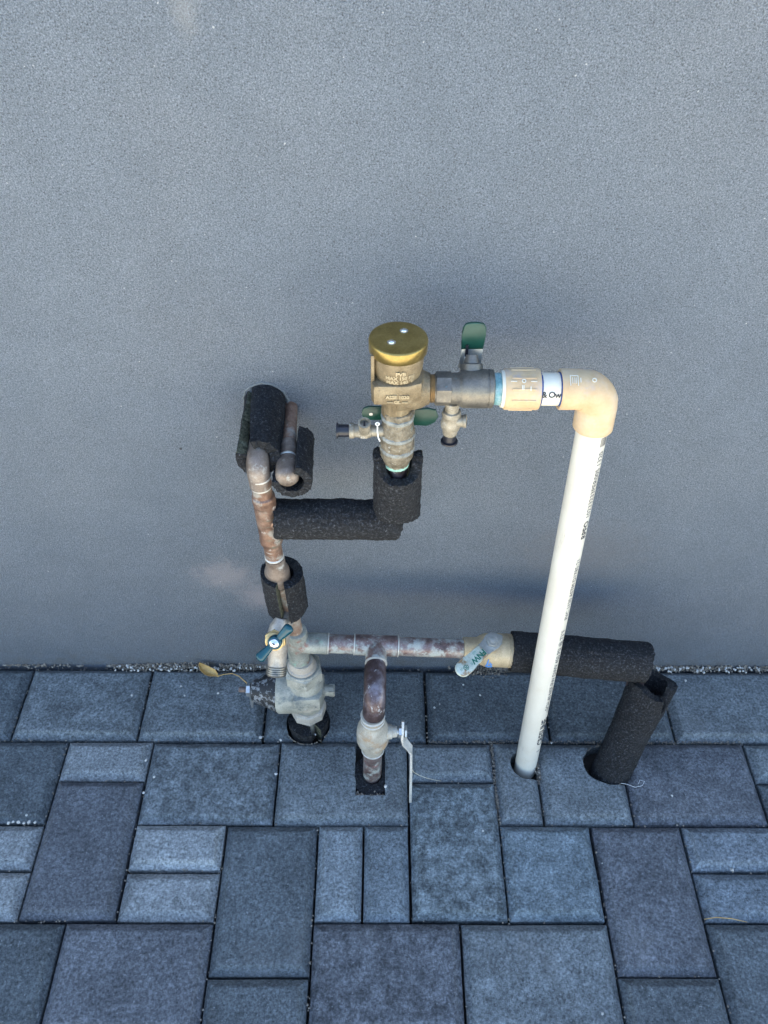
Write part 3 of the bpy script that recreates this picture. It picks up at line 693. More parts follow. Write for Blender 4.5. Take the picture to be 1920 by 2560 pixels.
# left test cock
c = bmesh.new(); ZC = 0.6745
lathe(c, (IX-0.0165, YM-0.004, ZC), (-1, 0, 0), [(-0.004, .0068), (0.014, .0068), (0.0145, .0078), (0.016, .0078), (0.0165, .0085), (0.028, .0085), (0.029, .0078), (0.034, .0078), (0.0345, .0090), (0.0395, .0092), (0.040, .008)], 28)
hexa(c, (IX-0.0165, YM-0.004, ZC), (-1, 0, 0), 0.018, 0.027, 0.0096, 0.0008)
lathe(c, (IX-0.0385, YM-0.008, ZC+0.003), (0, -0.35, 1), [(0, .0066), (0.015, .0066), (0.0155, .0074), (0.019, .0074), (0.0192, .0050), (0.014, .0048), (0.0139, 0.0001)], 28)
tc = build('test_cock', c, m_lime_b if False else weathered('dusty brass cock', [(0.3, (0.22, 0.19, 0.14)), (0.55, (0.36, 0.32, 0.25)), (0.75, (0.48, 0.44, 0.37))], 80, [((0.55, 0.53, 0.48), 120, 0.6, 0.7, 2)], rough=0.5, metal=0.4, bump=0.6), t)
m_cock = tc.data.materials[0]
bm = bmesh.new(); box(bm, (IX-0.0385, YM-0.0135, ZC+0.0168), Vector((1, 0, 0)), Vector((0, 1, 0.35)).normalized(), Vector((0, -0.35, 1)).normalized(), 0.0022, 0.0085, 0.003); build('slot', bm, m_plug, tc)
bm = bmesh.new(); lathe(bm, (IX-0.0565, YM-0.004, ZC), (-1, 0, 0), [(-0.003, .0074), (0.0125, .0076), (0.0128, .0098), (0.0145, .0098), (0.0148, .0085), (0.0152, .006), (0.0125, .0058), (0.0124, .0001)], 28); build('dust_cap', bm, m_plug, tc)
bm = bmesh.new(); tube(bm, [(IX-0.0235, YM-0.010, ZC+0.0135), (IX-0.0235, YM-0.0125, ZC+0.006), (IX-0.0225, YM-0.0125, ZC-0.003), (IX-0.0205, YM-0.012, ZC-0.009)], 0.0008, 8)
tube(bm, [(IX-0.0235+0.0021*math.cos(a), YM-0.010, ZC+0.0155+0.0021*math.sin(a)) for a in [i*PI/5 for i in range(11)]], 0.0008, 8); build('tie_string', bm, m_string, tc)

# outlet ball valve on the right
OX = 0.0095
t = empty('outlet_ball_valve', (OX+0.03, YM, VZ), 'darkened brass ball valve with upright green lever left of the plastic fitting', 'valve')
bm = bmesh.new()
lathe(bm, (OX, YM, VZ), (1, 0, 0), [(0, .0135), (0.0005, .0165), (0.002, .0175), (0.026, .0178), (0.029, .0195), (0.0315, .0212), (0.044, .0218), (0.0585, .0218), (0.0588, .0211), (0.0600, .0211), (0.0603, .0218), (0.0650, .0216), (0.0662, .0200), (0.0664, .0150)], 48, rough=0.0002, rs=300)
hexa(bm, (OX, YM, VZ), (1, 0, 0), 0.0015, 0.019, 0.0192, 0.001, ph=R(15), seg=8)
lathe(bm, (OX+0.042, YM+0.006, VZ), (0, 0.55, 0.85), [(0.010, .0135), (0.024, .0125), (0.025, .0090), (0.034, .0065)], 28)
body = build('body', bm, m_bv_dark, t)
bm = bmesh.new(); lathe(bm, (OX+0.066, YM, VZ), (1, 0, 0), [(0, .0150), (0.0005, .0175), (0.006, .0182), (0.010, .0172), (0.0106, .014)], 40, rough=0.0008, rs=300); build('corroded_nipple', bm, m_teal_tape, t)
# lever: bare steel foot, green grip, slot
LC = Vector((OX+0.0425, YM+0.036, 0)); lx = Vector((1, 0, 0.02)).normalized(); lz = Vector((0.02, 0.06, 1)).normalized(); ln = lx.cross(lz)
bm = bmesh.new(); prism(bm, [(-.0135, 0), (.0125, 0), (.0125, .027), (-.0115, .027)], LC+Vector((0, 0, 0.7355)), lx, lz, ln, 0.0024, 0.0006)
lev = build('lever_foot', bm, m_steel, t)
bm = bmesh.new()
prism(bm, [(-.0122, .0), (.0128, 0), (.0138, .019), (.0135, .027), (.010, .0322), (.004, .0338), (-.004, .0338), (-.010, .0322), (-.0128, .027), (-.0130, .019)], LC+Vector((0.0004, 0.0012, 0.7610)), lx, lz, ln, 0.0042, 0.0016); build('lever_grip', bm, m_green, t)
bm = bmesh.new(); prism(bm, rrect(.0032, .015, .0015), LC+Vector((-0.0055, -0.0012, 0.7605)), lx, lz, ln, 0.0035); build('lever_slot', bm, m_plug, t)
bm = bmesh.new(); box(bm, LC+Vector((-0.0055, -0.003, 0.7485)), lx, ln, lz, 0.0055, 0.004, 0.010, 0.0008); build('lever_tab', bm, m_steel, t)
# lower test cock
c = bmesh.new(); CX = OX+0.0215
lathe(c, (CX, YM-0.006, VZ), (0, 0, -1), [(0.014, .0085), (0.026, .0078), (0.027, .0100), (0.032, .0112), (0.0335, .0100), (0.042, .0108), (0.0445, .0116), (0.050, .0112), (0.052, .0090), (0.060, .0086)], 28, rough=0.0004, rs=500)
lathe(c, (CX+0.004, YM-0.008, VZ-0.040), (1, -0.15, 0.1), [(0, .0070), (0.010, .0070), (0.0105, .0078), (0.0135, .0078), (0.0138, .0055), (0.011, .005), (0.0109, .0001)], 24)
tc = build('test_cock', c, m_cock, t)
bm = bmesh.new(); lathe(bm, (CX, YM-0.006, VZ-0.058), (0, -0.05, -1), [(0, .0078), (0.0125, .0074), (0.013, .0100), (0.0150, .0102), (0.0154, .0085), (0.0156, .006), (0.0130, .0055), (0.0129, .0001)], 28); build('dust_cap', bm, m_plug, tc)

# ------------------------------------------------------------------ plastic discharge line
EX = 0.1955; VE = Vector((0.2030, -0.0405, -0.03)); VT = Vector((EX, YM, VZ))
t = empty('plastic_discharge_pipe', (0.20, -0.04, 0), 'leaning white plastic pipe with yellowed elbow and adapter, standing in a paver hole', 'pipe')
bm = bmesh.new(); lathe(bm, (0.0835, YM, VZ), (1, 0, 0), [(0, .013), (0.0003, .0205), (0.004, .0212), (0.0045, .0150)], 44); build('gasket', bm, m_nipple, t)
bm = bmesh.new()
lathe(bm, (0.0868, YM, VZ), (1, 0, 0), [(0, .0180), (0.0005, .0220), (0.0022, .0232), (0.0375, .0234), (0.0395, .0226), (0.0398, .0186)], 56)
for i in range(9):
    a = R(-60+i*32); e = Vector((0, -math.cos(a), math.sin(a)))
    box(bm, Vector((0.0868+0.0205, YM, VZ))+e*0.0232, (1, 0, 0), e, Vector((1, 0, 0)).cross(e), 0.027, 0.0022, 0.0022, 0.0006)
ad = build('adapter', bm, m_cpvc, t)
for dx, a, txt in ((0.0085, 58, '—'), (0.0195, 58, 'O'), (0.0305, 58, '—'), (0.0185, 41, 'II'), (0.027, 38, 'I')):
    e = Vector((0, -math.cos(R(a)), math.sin(R(a))))
    bm = text_cyl(txt, .0062, (0.0868+dx, YM, VZ), (1, 0, 0), e, .0236, True, 0.0002, 0.0004, 0.0002); build('lettering', bm, m_nipple, ad, smooth=0)
bm = bmesh.new(); lathe(bm, (0.120, YM, VZ), (1, 0, 0), [(0, .0184), (0.036, .0184)], 48); nip = build('nipple', bm, m_nipple, t)
bm = text_cyl('& Ow', .0098, (0.1378, YM, VZ), (1, 0, 0), (0, -1, 0.30), .0184, True, 0.0006, 0, 0.00022, spacing=0.85); build('lettering', bm, m_ink, nip, smooth=0)
for xx, rr in ((0.1266, .0188), (0.1482, .0190)):
    bm = bmesh.new(); lathe(bm, (xx, YM, VZ), (1, 0, 0), [(0, .0180), (0.0004, rr), (0.0022, rr), (0.0026, .0180)], 48, rough=0.0005, rs=220); build('cement_ring', bm, m_blueglue, t)
vd = (VE-VT).normalized()
bm = bmesh.new()
path = arc((0.1503, YM, VZ), (EX, YM, VZ), VT+vd*0.049, 0.0235, 16)
radii = [.0230]*len(path)
for i in range(4, len(path)-4): radii[i] = .0238
tube(bm, path, radii, 56, cap0=False)
lathe(bm, (0.1500, YM, VZ), (1, 0, 0), [(0.003, .0188), (0.0, .0191), (-0.0008, .0222), (0.0, .0229), (0.010, .0231)], 56, cap0=False, cap1=False)
lathe(bm, VT+vd*0.0455, vd, [(0.0, .0229), (0.004, .0231), (0.0055, .0222), (0.0053, .0188)], 56, cap0=False, cap1=False)
el = build('elbow', bm, m_cpvc, t)
e = Vector((0, -math.cos(R(62)), math.sin(R(62))))
for dx, txt, sz in ((0.0115, '▯', .011), (0.0185, '1', .007), (0.0335, 'O', .0068)):
    if txt == '▯':
        bm = bmesh.new()
        o_ = Vector((0.1500+dx, YM, VZ)); s_ = Vector((1, 0, 0)).cross(e)
        for (u, v, su, sv2) in ((-.0042, 0, .0008, .0120), (.0042, 0, .0008, .0120), (0, -.006, .0092, .0008), (-.0018, .0, .0007, .007), (0.0005, .0, .0007, .007), (.0022, .0, .0007, .007)):
            ang = v/.023; ee = e*math.cos(ang)+s_*math.sin(ang)
            box(bm, o_+Vector((u, 0, 0))+ee*.0231, (1, 0, 0), s_, ee, su, sv2, .001)
    else: bm = text_cyl(txt, sz, (0.1500+dx, YM, VZ), (1, 0, 0), e, .0229, True, 0.0002, 0.0005, 0.00015)
    build('lettering', bm, m_nipple, el, smooth=0)
bm = bmesh.new(); lathe(bm, VT+vd*0.046, vd, [(0, .0182), ((VE-VT).length-0.046, .0182)], 56); pipe = build('pipe', bm, m_pvc, t)
vu = -vd; rd = Vector((0.68, -0.73, 0.0))
PB = VE + vu*((0.055-VE.z)/vu.z)
bm = text_cyl('1', .0120, PB+vu*(-0.006), vu, rd, .0182, True, bold=0.0001); build('lettering', bm, m_ink, pipe, smooth=0)
bm = text_cyl('CRESLINE', .0165, PB+vu*0.047, vu, rd, .0182, True, bold=0.0004); build('lettering', bm, m_ink, pipe, smooth=0)
bm = text_cyl('--SCH 40 NSF-PW DWV 450 PSI @ 73°F', .0115, PB+vu*0.098, vu, rd, .0182, True, align='LEFT'); build('lettering', bm, m_ink, pipe, smooth=0)
bm = text_cyl('PVC 1120 ASTM D1785-21', .0105, PB+vu*0.315, vu, rd, .0182, True, align='LEFT'); build('lettering', bm, m_ink, pipe, smooth=0)
bm = text_cyl('RPFO', .0125, PB+vu*0.468, vu, rd, .0182, True, bold=0.0003, align='LEFT'); build('lettering', bm, m_ink, pipe, smooth=0)
bm = text_cyl('10233233PER00S 1320', .0110, PB+vu*0.503, vu, rd, .0182, True, align='LEFT'); build('lettering', bm, m_ink, pipe, smooth=0)
bm = bmesh.new(); e1 = rd.normalized(); s1 = vu.cross(e1)
for i in range(7):
    ang = (i-3)*0.085; ee = (e1*math.cos(ang)+s1*math.sin(ang)); ee = (ee-vu*ee.dot(vu)).normalized()
    box(bm, VT+vd*0.062+ee*.01825, vu, vu.cross(ee), ee, 0.013, 0.0007, 0.0002)
build('bar_marks', bm, m_ink, pipe, smooth=0)

# ------------------------------------------------------------------ lower left: regulator, hose bib
PX = -0.1735; PY = 0.033
t = empty('pressure_regulator', (PX, PY, 0), 'chalky grey bronze pressure regulator with black side bonnet and hex nuts on the ground pipe', 'valve')
bm = bmesh.new(); lathe(bm, (PX, PY, -0.05), (0, 0, 1), [(0, .0155), (0.09, .0155)], 32); build('inlet_pipe', bm, m_lime, t)
bm = bmesh.new(); hexa(bm, (PX+0.003, PY-0.002, 0.042), (0, 0, 1), 0, 0.024, 0.0305, 0.0028, ph=R(8), seg=8)
lathe(bm, (PX+0.003, PY-0.002, 0.063), (0, 0, 1), [(0, .0268), (0.0045, .0262), (0.0050, .0242)], 40); build('bottom_nut', bm, m_galv2, t)
bm = bmesh.new()
lathe(bm, (PX+0.004, PY-0.002, 0.060), (0, 0, 1), [(0, .0220), (0.010, .0245), (0.026, .0280), (0.060, .0290), (0.080, .0280), (0.092, .023)], 44, rough=0.0011, rs=150)
prism(bm, [(-.021, -.0350), (.0215, -.0320), (.0265, -.020), (.0265, .018), (-.024, .018)], (PX+0.006, PY-0.002, 0.1145), (1, 0, 0), (0, 1, 0), (0, 0, 1), 0.036, 0.0035)
lathe(bm, (PX-0.012, PY, 0.104), (-1, 0, 0), [(-0.01, .036), (0.016, .0375), (0.030, .0378), (0.0335, .0352), (0.034, .028)], 44, rough=0.0006, rs=160)
build('body', bm, m_galv, t)
bm = bmesh.new(); lathe(bm, (PX+0.028, PY-0.004, 0.112), (1, 0, 0), [(0, .0125), (0.006, .0120), (0.0065, .0095), (0.020, .0090)], 28)
hexa(bm, (PX+0.028, PY-0.004, 0.112), (1, 0, 0), 0.013, 0.0225, 0.0105, 0.001, seg=4, ph=R(45)); build('side_plug', bm, m_galv, t)
bm = bmesh.new(); lathe(bm, (PX-0.0450, PY, 0.104), (-1, 0, 0), [(0, .0335), (0.003, .0345), (0.009, .0320), (0.024, .0255), (0.037, .0200), (0.042, .0175), (0.0440, .012)], 44, rough=0.0006, rs=200); bon = build('bonnet', bm, m_black_cast, t)
bm = bmesh.new(); lathe(bm, (PX-0.086, PY, 0.107), (-1, 0, 0), [(0, .0045), (0.0235, .0045)] , 16)
for i in range(7): lathe(bm, (PX-0.097-i*0.0017, PY, 0.107), (-1, 0, 0), [(0, .0044), (0.0006, .0052), (0.0012, .0044)], 16)
build('adjusting_screw', bm, weathered('rusty screw', [(0.3, (0.16, 0.10, 0.08)), (0.7, (0.4, 0.33, 0.29))], 200, rough=0.5, metal=0.5), bon)
bm = bmesh.new(); hexa(bm, (PX-0.0895, PY, 0.107), (-1, 0, 0), 0, 0.0075, 0.0112, 0.001); build('lock_nut', bm, m_steel, bon)
bm = bmesh.new(); prism(bm, [(-.008, .012), (.008, .012), (.009, .0), (.007, -.030), (.004, -.040), (-.003, -.041), (-.007, -.034), (-.009, 0)], (PX-0.0885, PY-0.006, 0.104), Vector((-0.45, 0.89, 0)).normalized(), Vector((0.10, 0, 1)).normalized(), Vector((-0.89, -0.45, 0.09)).normalized(), 0.0014, 0.0004); build('metal_tag', bm, m_steel, bon)
bm = bmesh.new(); hexa(bm, (PX+0.001, PY, 0.150), (0, 0, 1), 0, 0.027, 0.0330, 0.0034, ph=R(12), seg=6)
lathe(bm, (PX+0.001, PY, 0.176), (0, 0, 1), [(0, .0285), (0.0025, .0275), (0.0032, .0258), (0.002, .0250)], 40); build('union_nut', bm, m_galv, t)
bm = bmesh.new(); lathe(bm, (PX, PY, 0.174), (0, 0, 1), [(0, .0240), (0.008, .0232), (0.010, .0205), (0.016, .0198), (0.022, .0178)], 40, rough=0.0004, rs=250); build('union_tail', bm, weathered('rusty limed brass', [(0.3, (0.38, 0.33, 0.27)), (0.55, (0.48, 0.43, 0.36)), (0.75, (0.55, 0.5, 0.44))], 40, [((0.45, 0.33, 0.22), 34, 0.55, 0.72, 4)], rough=0.6, bump=0.4), t)
foam('black foam collar in the ground around the grey regulator inlet', ((PX+0.001, PY-0.002, 0.0200), (PX+0.001, PY-0.002, -0.04)), 0.0345, 0.0175, gap=(R(-28), 0.5), up=(0, -1, 0), end0=lambda a: 0.003*math.cos(3*a))

# lower copper run with two tees
ZL = 0.2435
def lowz(x): return 0.2335 - 0.062*(x+0.054)
def lowy(x): return YM if x < 0.15 else YM-0.06*(x-0.15)
t = empty('lower_copper_run', (-0.054, YM, lowz(-0.054)), 'mottled horizontal copper run near the ground with a forward branch bending down', 'pipe')
bm = bmesh.new()
xs = [-0.172, -0.10, 0.0, 0.09]
tube(bm, [(x, YM, lowz(x)) for x in xs], 0.0148, 36); build('pipe', bm, m_patina, t)
bm = bmesh.new(); dl = Vector((1, 0, -0.062)).normalized()
lathe(bm, (PX-0.003, YM, 0.186), (0, 0, 1), [(0, .0170), (0.020, .0172), (0.060, .0166), (0.080, .0168), (0.086, .0160), (0.088, .0126)], 36)
lathe(bm, (PX-0.003, YM, lowz(PX)), dl, [(0, .0165), (0.040, .0166), (0.046, .0168), (0.0465, .0150)], 36); build('tee', bm, weathered('pale green patina tee', [(0.3, (0.16, 0.17, 0.15)), (0.5, (0.31, 0.32, 0.285)), (0.7, (0.46, 0.47, 0.42))], 45, [((0.26, 0.40, 0.33), 50, 0.54, 0.68, 2), ((0.30, 0.15, 0.12), 45, 0.56, 0.68, 8), ((0.15, 0.14, 0.13), 90, 0.62, 0.72, 12)], rough=0.5, metal=0.25), t)
TX = -0.0545
bm = bmesh.new()
for s_ in (-1, 1): lathe(bm, (TX, YM, lowz(TX)), dl*s_, [(0, .0164), (0.030, .0164), (0.0325, .0163), (0.033, .0148)], 36)
lathe(bm, (TX, YM, lowz(TX)), (0, -1, 0), [(0, .0164), (0.029, .0164), (0.031, .0163), (0.0315, .0148)], 36); build('tee', bm, m_patina, t)
for xx, dd in ((PX-0.003+0.0475, None), (TX-0.034, None), (TX+0.034, None)):
    bm = bmesh.new(); lathe(bm, (xx, YM, lowz(xx)), dl, [(-0.001, .0150), (-0.0005, .0166), (0.0008, .0166), (0.0013, .0150)], 32, rough=0.0004, rs=300); build('solder_ring', bm, m_solder, t)
bm = bmesh.new(); lathe(bm, (TX, YM-0.0325, lowz(TX)), (0, -1, 0), [(-0.0012, .0152), (-0.0005, .0172), (0.0012, .0172), (0.0018, .0152)], 32, rough=0.0004, rs=300); build('solder_ring', bm, m_solder, t)
BY = -0.0605; BX = -0.0590
bm = bmesh.new(); tube(bm, [(TX, YM-0.02, lowz(TX)), (TX-0.001, -0.03, lowz(TX))], 0.0148, 32); build('branch_pipe', bm, m_darkcopper, t)
bm = bmesh.new(); tube(bm, arc((TX-0.001, -0.005, lowz(TX)), (BX+0.003, BY, lowz(TX)), (BX+0.0015, BY, 0.193), 0.024, 14), 0.0168, 36); build('elbow', bm, m_darkcopper, t)
bm = bmesh.new(); lathe(bm, (BX, BY, 0.200), (0, 0, -1), [(0, .0148), (0.03, .0148)], 32); build('drop_pipe', bm, m_darkcopper, t)

t = empty('drain_ball_valve', (BX, BY, 0), 'limescaled ball valve on the vertical drop with a thin steel lever hanging down', 'valve')
bm = bmesh.new()
lathe(bm, (BX, BY, 0), (0, 0, -1), [(-0.190, .0150), (-0.1895, .0174), (-0.176, .0178), (-0.168, .0172), (-0.164, .0185), (-0.158, .0215), (-0.150, .0240), (-0.140, .0252), (-0.132, .0256), (-0.1315, .0248), (-0.130, .0248), (-0.1295, .0256), (-0.116, .0256), (-0.1155, .0246), (-0.1115, .0244), (-0.111, .0225), (-0.104, .0180), (-0.098, .0170), (-0.088, .0178), (-0.080, .0176), (-0.079, .0150)], 48, rough=0.00025, rs=250)
lathe(bm, (BX+0.018, BY, 0.138), (1, 0, 0), [(0, .0125), (0.012, .0115), (0.0125, .009), (0.020, .0085)], 28); build('body', bm, m_lime, t)
for z_ in (0.083, 0.176, 0.186):
    bm = bmesh.new(); lathe(bm, (BX, BY, z_), (0, 0, 1), [(-0.002, .0165), (-0.001, .0186), (0.001, .0186), (0.002, .0165)], 32, rough=0.0005, rs=260); build('solder_ring', bm, m_solder, t)
bm = bmesh.new(); tube(bm, [(BX, BY, 0.084), (BX-0.002, BY-0.002, -0.05)], 0.0152, 32); build('ground_pipe', bm, m_patina, t)
bm = bmesh.new(); lathe(bm, (BX+0.036, BY, 0.138), (1, 0, 0), [(0, .0055), (0.012, .0055)], 16)
hexa(bm, (BX+0.040, BY, 0.138), (1, 0, 0), 0, 0.006, 0.0098, 0.001); hexa(bm, (BX+0.0495, BY, 0.138), (1, 0, 0), 0, 0.004, 0.0100, 0.001, ph=R(20)); build('stem_nut', bm, m_steel, t)
# lever: foot at the stem, outward jog, long flat arm
def strap(bm, pts, wdir, wds, th):
    rings = []
    n = len(pts); pts = [Vector(p) for p in pts]; wdir = Vector(wdir).normalized()
    for i in range(n):
        tg = (pts[min(i+1, n-1)]-pts[max(i-1, 0)]).normalized(); wv = (wdir-tg*wdir.dot(tg)).normalized(); nn = tg.cross(wv); w_ = wds[i]/2
        rings.append([pts[i]+wv*w_+nn*th/2, pts[i]-wv*w_+nn*th/2, pts[i]-wv*w_-nn*th/2, pts[i]+wv*w_-nn*th/2])
    skin(bm, rings)
bm = bmesh.new(); LX = BX+0.047
strap(bm, [(LX, BY+0.012, 0.150), (LX, BY, 0.139), (LX+0.0005, BY-0.006, 0.130), (LX+0.004, BY-0.011, 0.122), (LX+0.011, BY-0.016, 0.116), (LX+0.0135, BY-0.020, 0.109), (LX+0.0140, BY-0.034, 0.07), (LX+0.0142, BY-0.047, 0.032), (LX+0.0143, BY-0.053, 0.014), (LX+0.0143, BY-0.055, 0.009)],
      (0, 1, 0.4), [.014, .017, .015, .013, .012, .011, .0115, .0115, .011, .005], 0.0038)
bmesh.ops.recalc_face_normals(bm, faces=bm.faces)
build('lever', bm, weathered('dull steel lever with rust', [(0.3, (0.50, 0.48, 0.44)), (0.6, (0.66, 0.64, 0.58)), (0.8, (0.74, 0.72, 0.66))], 60, [((0.34, 0.21, 0.12), 50, 0.60, 0.72, 3)], rough=0.45, metal=0.35), t)
foam('black foam collar sunk in the paver slot around the drop pipe', ((BX-0.001, BY-0.004, -0.0015), (BX-0.001, BY-0.004, -0.03)), 0.0350, 0.0160, gap=(R(170), 0.12), up=(0, -1, 0), end0=lambda a: 0.0012*math.cos(2*a))

# hose bib in front of the riser
BV = Vector((-0.1975, -0.004, 0.312)); st = Vector((-0.10, -0.80, 0.58)).normalized()
t = empty('hose_bib', (-0.203, 0.0, 0.215), 'brass hose tap with teal tee handle pointing down at the left', 'tap')
bm = bmesh.new()
tube(bm, [(-0.1805, YM, 0.323), (-0.188, 0.020, 0.322), (-0.1955, 0.002, 0.316)], [.0135, .0138, .0150], 32)
sa = Vector((-0.06, -0.69, -0.72)).normalized(); SE = Vector((-0.2015, -0.0355, 0.2600))
tube(bm, [(-0.192, 0.012, 0.336), (-0.1945, 0.004, 0.326), (-0.1965, -0.002, 0.312), (-0.1985, -0.0095, 0.296), SE-sa*0.026, SE-sa*0.012], [.008, .0145, .0165, .0155, .0138, .0136], 36)
lathe(bm, BV, st, [(-0.010, .0150), (0.006, .0150), (0.009, .0130)], 32); build('body', bm, weathered('pinkish worn bronze', [(0.3, (0.27, 0.24, 0.21)), (0.5, (0.40, 0.36, 0.31)), (0.7, (0.50, 0.47, 0.42))], 50, [((0.46, 0.34, 0.28), 35, 0.56, 0.7, 2), ((0.10, 0.12, 0.14), 40, 0.64, 0.74, 7)], rough=0.42, metal=0.4), t)
bm = bmesh.new(); lathe(bm, SE-sa*0.0135, sa, [(0, .0135), (0.0008, .0148)] + [x for i in range(4) for x in ((0.0012+i*0.0031, .0152), (0.0026+i*0.0031, .0152), (0.0030+i*0.0031, .0138), (0.0039+i*0.0031, .0138))] + [(0.0140, .0148), (0.0148, .0142), (0.0148, .0115), (0.010, .011), (0.0099, .0001)], 40); build('outlet_thread', bm, weathered('grey brass thread', [(0.3, (0.16, 0.15, 0.13)), (0.7, (0.34, 0.32, 0.28))], 70, rough=0.4, metal=0.6), t)
bm = bmesh.new(); hexa(bm, BV, st, 0.008, 0.018, 0.0162, 0.0014, ph=R(10)); lathe(bm, BV, st, [(0.016, .0130), (0.023, .0135), (0.024, .0100), (0.031, .0095), (0.032, .005), (0.036, .005)], 28); build('bonnet_nut', bm, plain('gold brass nut', (0.50, 0.36, 0.17), 0.32, 0.7, vary=0.4), t)
HC = BV + st*0.036 + Vector((0.0045, 0, 0.006))
hz = (Vector((0.0562, 0.0, 0.0804)) - st*Vector((0.0562, 0, 0.0804)).dot(st)).normalized(); hn = st
bm = bmesh.new()
lathe(bm, HC, st, [(-0.006, .0075), (-0.005, .0098), (0.003, .0100), (0.0050, .0090), (0.0055, .0070)], 36)
def teardrop(sgn):
    n = 16; rings = []
    a_ = hz*sgn; b_ = st.cross(a_)
    for i in range(n+1):
        f = i/n; u = 0.007+0.0285*f
        r = (0.0046+0.0030*min(1, f*1.25)) * (1 if f < 0.82 else math.sqrt(max(0.003, 1-((f-0.82)/0.18)**2)))
        c_ = HC + a_*u + st*(0.001+0.002*f)
        rings.append([c_ + b_*(r*math.cos(q)) + st*(r*0.72*math.sin(q)) for q in [2*PI*k/20 for k in range(20)]])
    skin(bm, rings)
teardrop(1); teardrop(-1)
bmesh.ops.recalc_face_normals(bm, faces=bm.faces)
hd = build('handle', bm, m_teal, t, smooth=60)
bm = bmesh.new(); lathe(bm, HC, st, [(0.0045, .0068), (0.0066, .0066), (0.0080, .0050), (0.0085, .0025), (0.0086, .0001)], 24); scw = build('screw', bm, m_chrome, hd)
bm = bmesh.new()
for k_ in (0, 1):
    q1 = (hz*math.cos(k_*PI/2+0.3)+st.cross(hz)*math.sin(k_*PI/2+0.3)); q2 = st.cross(q1); box(bm, HC+st*0.0084, q1, q2, st, 0.0052, 0.0012, 0.0012)
build('cross_slot', bm, m_plug, hd)

# ------------------------------------------------------------------ lower right: lever valve, foam, diagonal sleeve
def LP(x): return Vector((x, lowy(x), lowz(x)))
t = empty('lever_ball_valve', LP(0.12), 'tan dusty brass ball valve with a pale printed lever beside long foam', 'valve')
bm = bmesh.new()
lathe(bm, LP(0.0815), dl, [(0, .0150), (0.0005, .0185), (0.014, .0190), (0.022, .0195), (0.026, .0225), (0.034, .0262), (0.070, .0268), (0.0705, .0260), (0.0715, .0260), (0.072, .0268), (0.0755, .0266), (0.077, .024), (0.0775, .019), (0.084, .0185)], 52, rough=0.0002, rs=220)
vs_ = Vector((0.02, -0.30, 0.95)).normalized(); VB = LP(0.1215)
lathe(bm, VB, vs_, [(0.018, .0135), (0.029, .0125), (0.030, .0105), (0.036, .0100)], 28)
build('body', bm, m_tan_brass, t)
PV = VB + vs_*0.042
bm = bmesh.new(); lathe(bm, PV, vs_, [(-0.007, .0075), (0.0030, .0075)], 20)
lathe(bm, PV, vs_, [(0.0016, .0132), (0.0028, .0136), (0.0034, .0120)], 28); hexa(bm, PV, vs_, 0.0034, 0.0082, 0.0098, 0.001, ph=R(20)); lathe(bm, PV, vs_, [(0.0080, .0052), (0.0105, .0050), (0.0112, .0035), (0.0113, .0001)], 20); build('lever_nut', bm, m_dull, t)
# lever direction: down-left towards the camera
tipw = Vector((0.0660, -0.0345, 0.2610)); lv = (tipw-PV); lv = lv.normalized(); wv = vs_.cross(lv).normalized(); nv = lv.cross(wv)
Llen = (tipw-PV).length
bm = bmesh.new(); prism(bm, [(-.016, -.009), (-.013, -.0125), (-.004, -.0135), (.014, -.0110), (.024, -.0105), (.024, .0105), (.014, .0110), (.0, .0130), (-.010, .0125), (-.0165, .0065), (-.020, .0045), (-.0195, .001), (-.0155, -.002)], PV, lv, wv, nv, 0.0022, 0.0006); build('lever_plate', bm, m_dull, t)
bm = bmesh.new(); LO = PV+lv*0.021+nv*0.0008
out = [(0, -.0108), (0.026, -.0106), (0.034, -.0118), (Llen-0.036, -.0122)]
for i in range(9):
    a = R(-90+22.5*i); out.append((Llen-0.033+0.0122*math.cos(a), 0.0122*math.sin(a)))
out += [(Llen-0.036, .0122), (0.034, .0118), (0.026, .0106), (0, .0108)]
prism(bm, out, LO, lv, wv, nv, 0.0062, 0.0022)
grip = build('lever_grip', bm, m_vinyl_clear, t)
sgn = 1 if nv.dot(CAM-PV) > 0 else -1
fn = nv*sgn; tx = lv; ty = fn.cross(tx)
for txt, u, v, sz, mm in (('FNW', 0.0155, 0.0025, .0125, m_greenink), ('600', 0.016, -0.0062, .0050, m_greenink), ('®', 0.0430, 0.0015, .0120, m_greenink), ('IE', 0.032, 0.0035, .0050, m_greenink), ('US', 0.050, -.0005, .0050, m_greenink)):
    if txt in ('600', 'IE', 'US', 'WOG'): mm = m_fade if 'm_fade' in globals() else None
    if mm is None:
        m_fade = plain('faded green ink', (0.22, 0.38, 0.31), 0.5, vary=0.5, vscale=400); mm = m_fade
    bm = text_flat(txt, sz, LO+tx*u+ty*v+fn*0.0031, tx, ty, fn, 0.0003, 0, 0.0004 if txt == 'FNW' else 0.0001); build('lettering', bm, mm, grip, smooth=0)
bm = bmesh.new(); ee = Vector((0.06, -0.92, 0.36)).normalized()
for (u0, a0, u1, a1) in ((0.0300, 5, 0.0335, 42), (0.0335, 42, 0.0325, 8), (0.0315, 0, 0.0385, 12), (0.0385, 12, 0.0365, 28), (0.0365, 28, 0.0405, 2), (0.0405, 2, 0.034, -4), (0.034, 20, 0.040, 22)):
    pts = []
    for i in range(5):
        f = i/4; u = u0+(u1-u0)*f; a = R(-20+a0+(a1-a0)*f); e_ = Vector((0, -math.cos(a), math.sin(a))); pts.append(LP(0.0815)+dl*(u+0.004)+e_*.0268)
    tube(bm, pts, 0.0008, 6)
build('marker_scribble', bm, m_blueink, t)
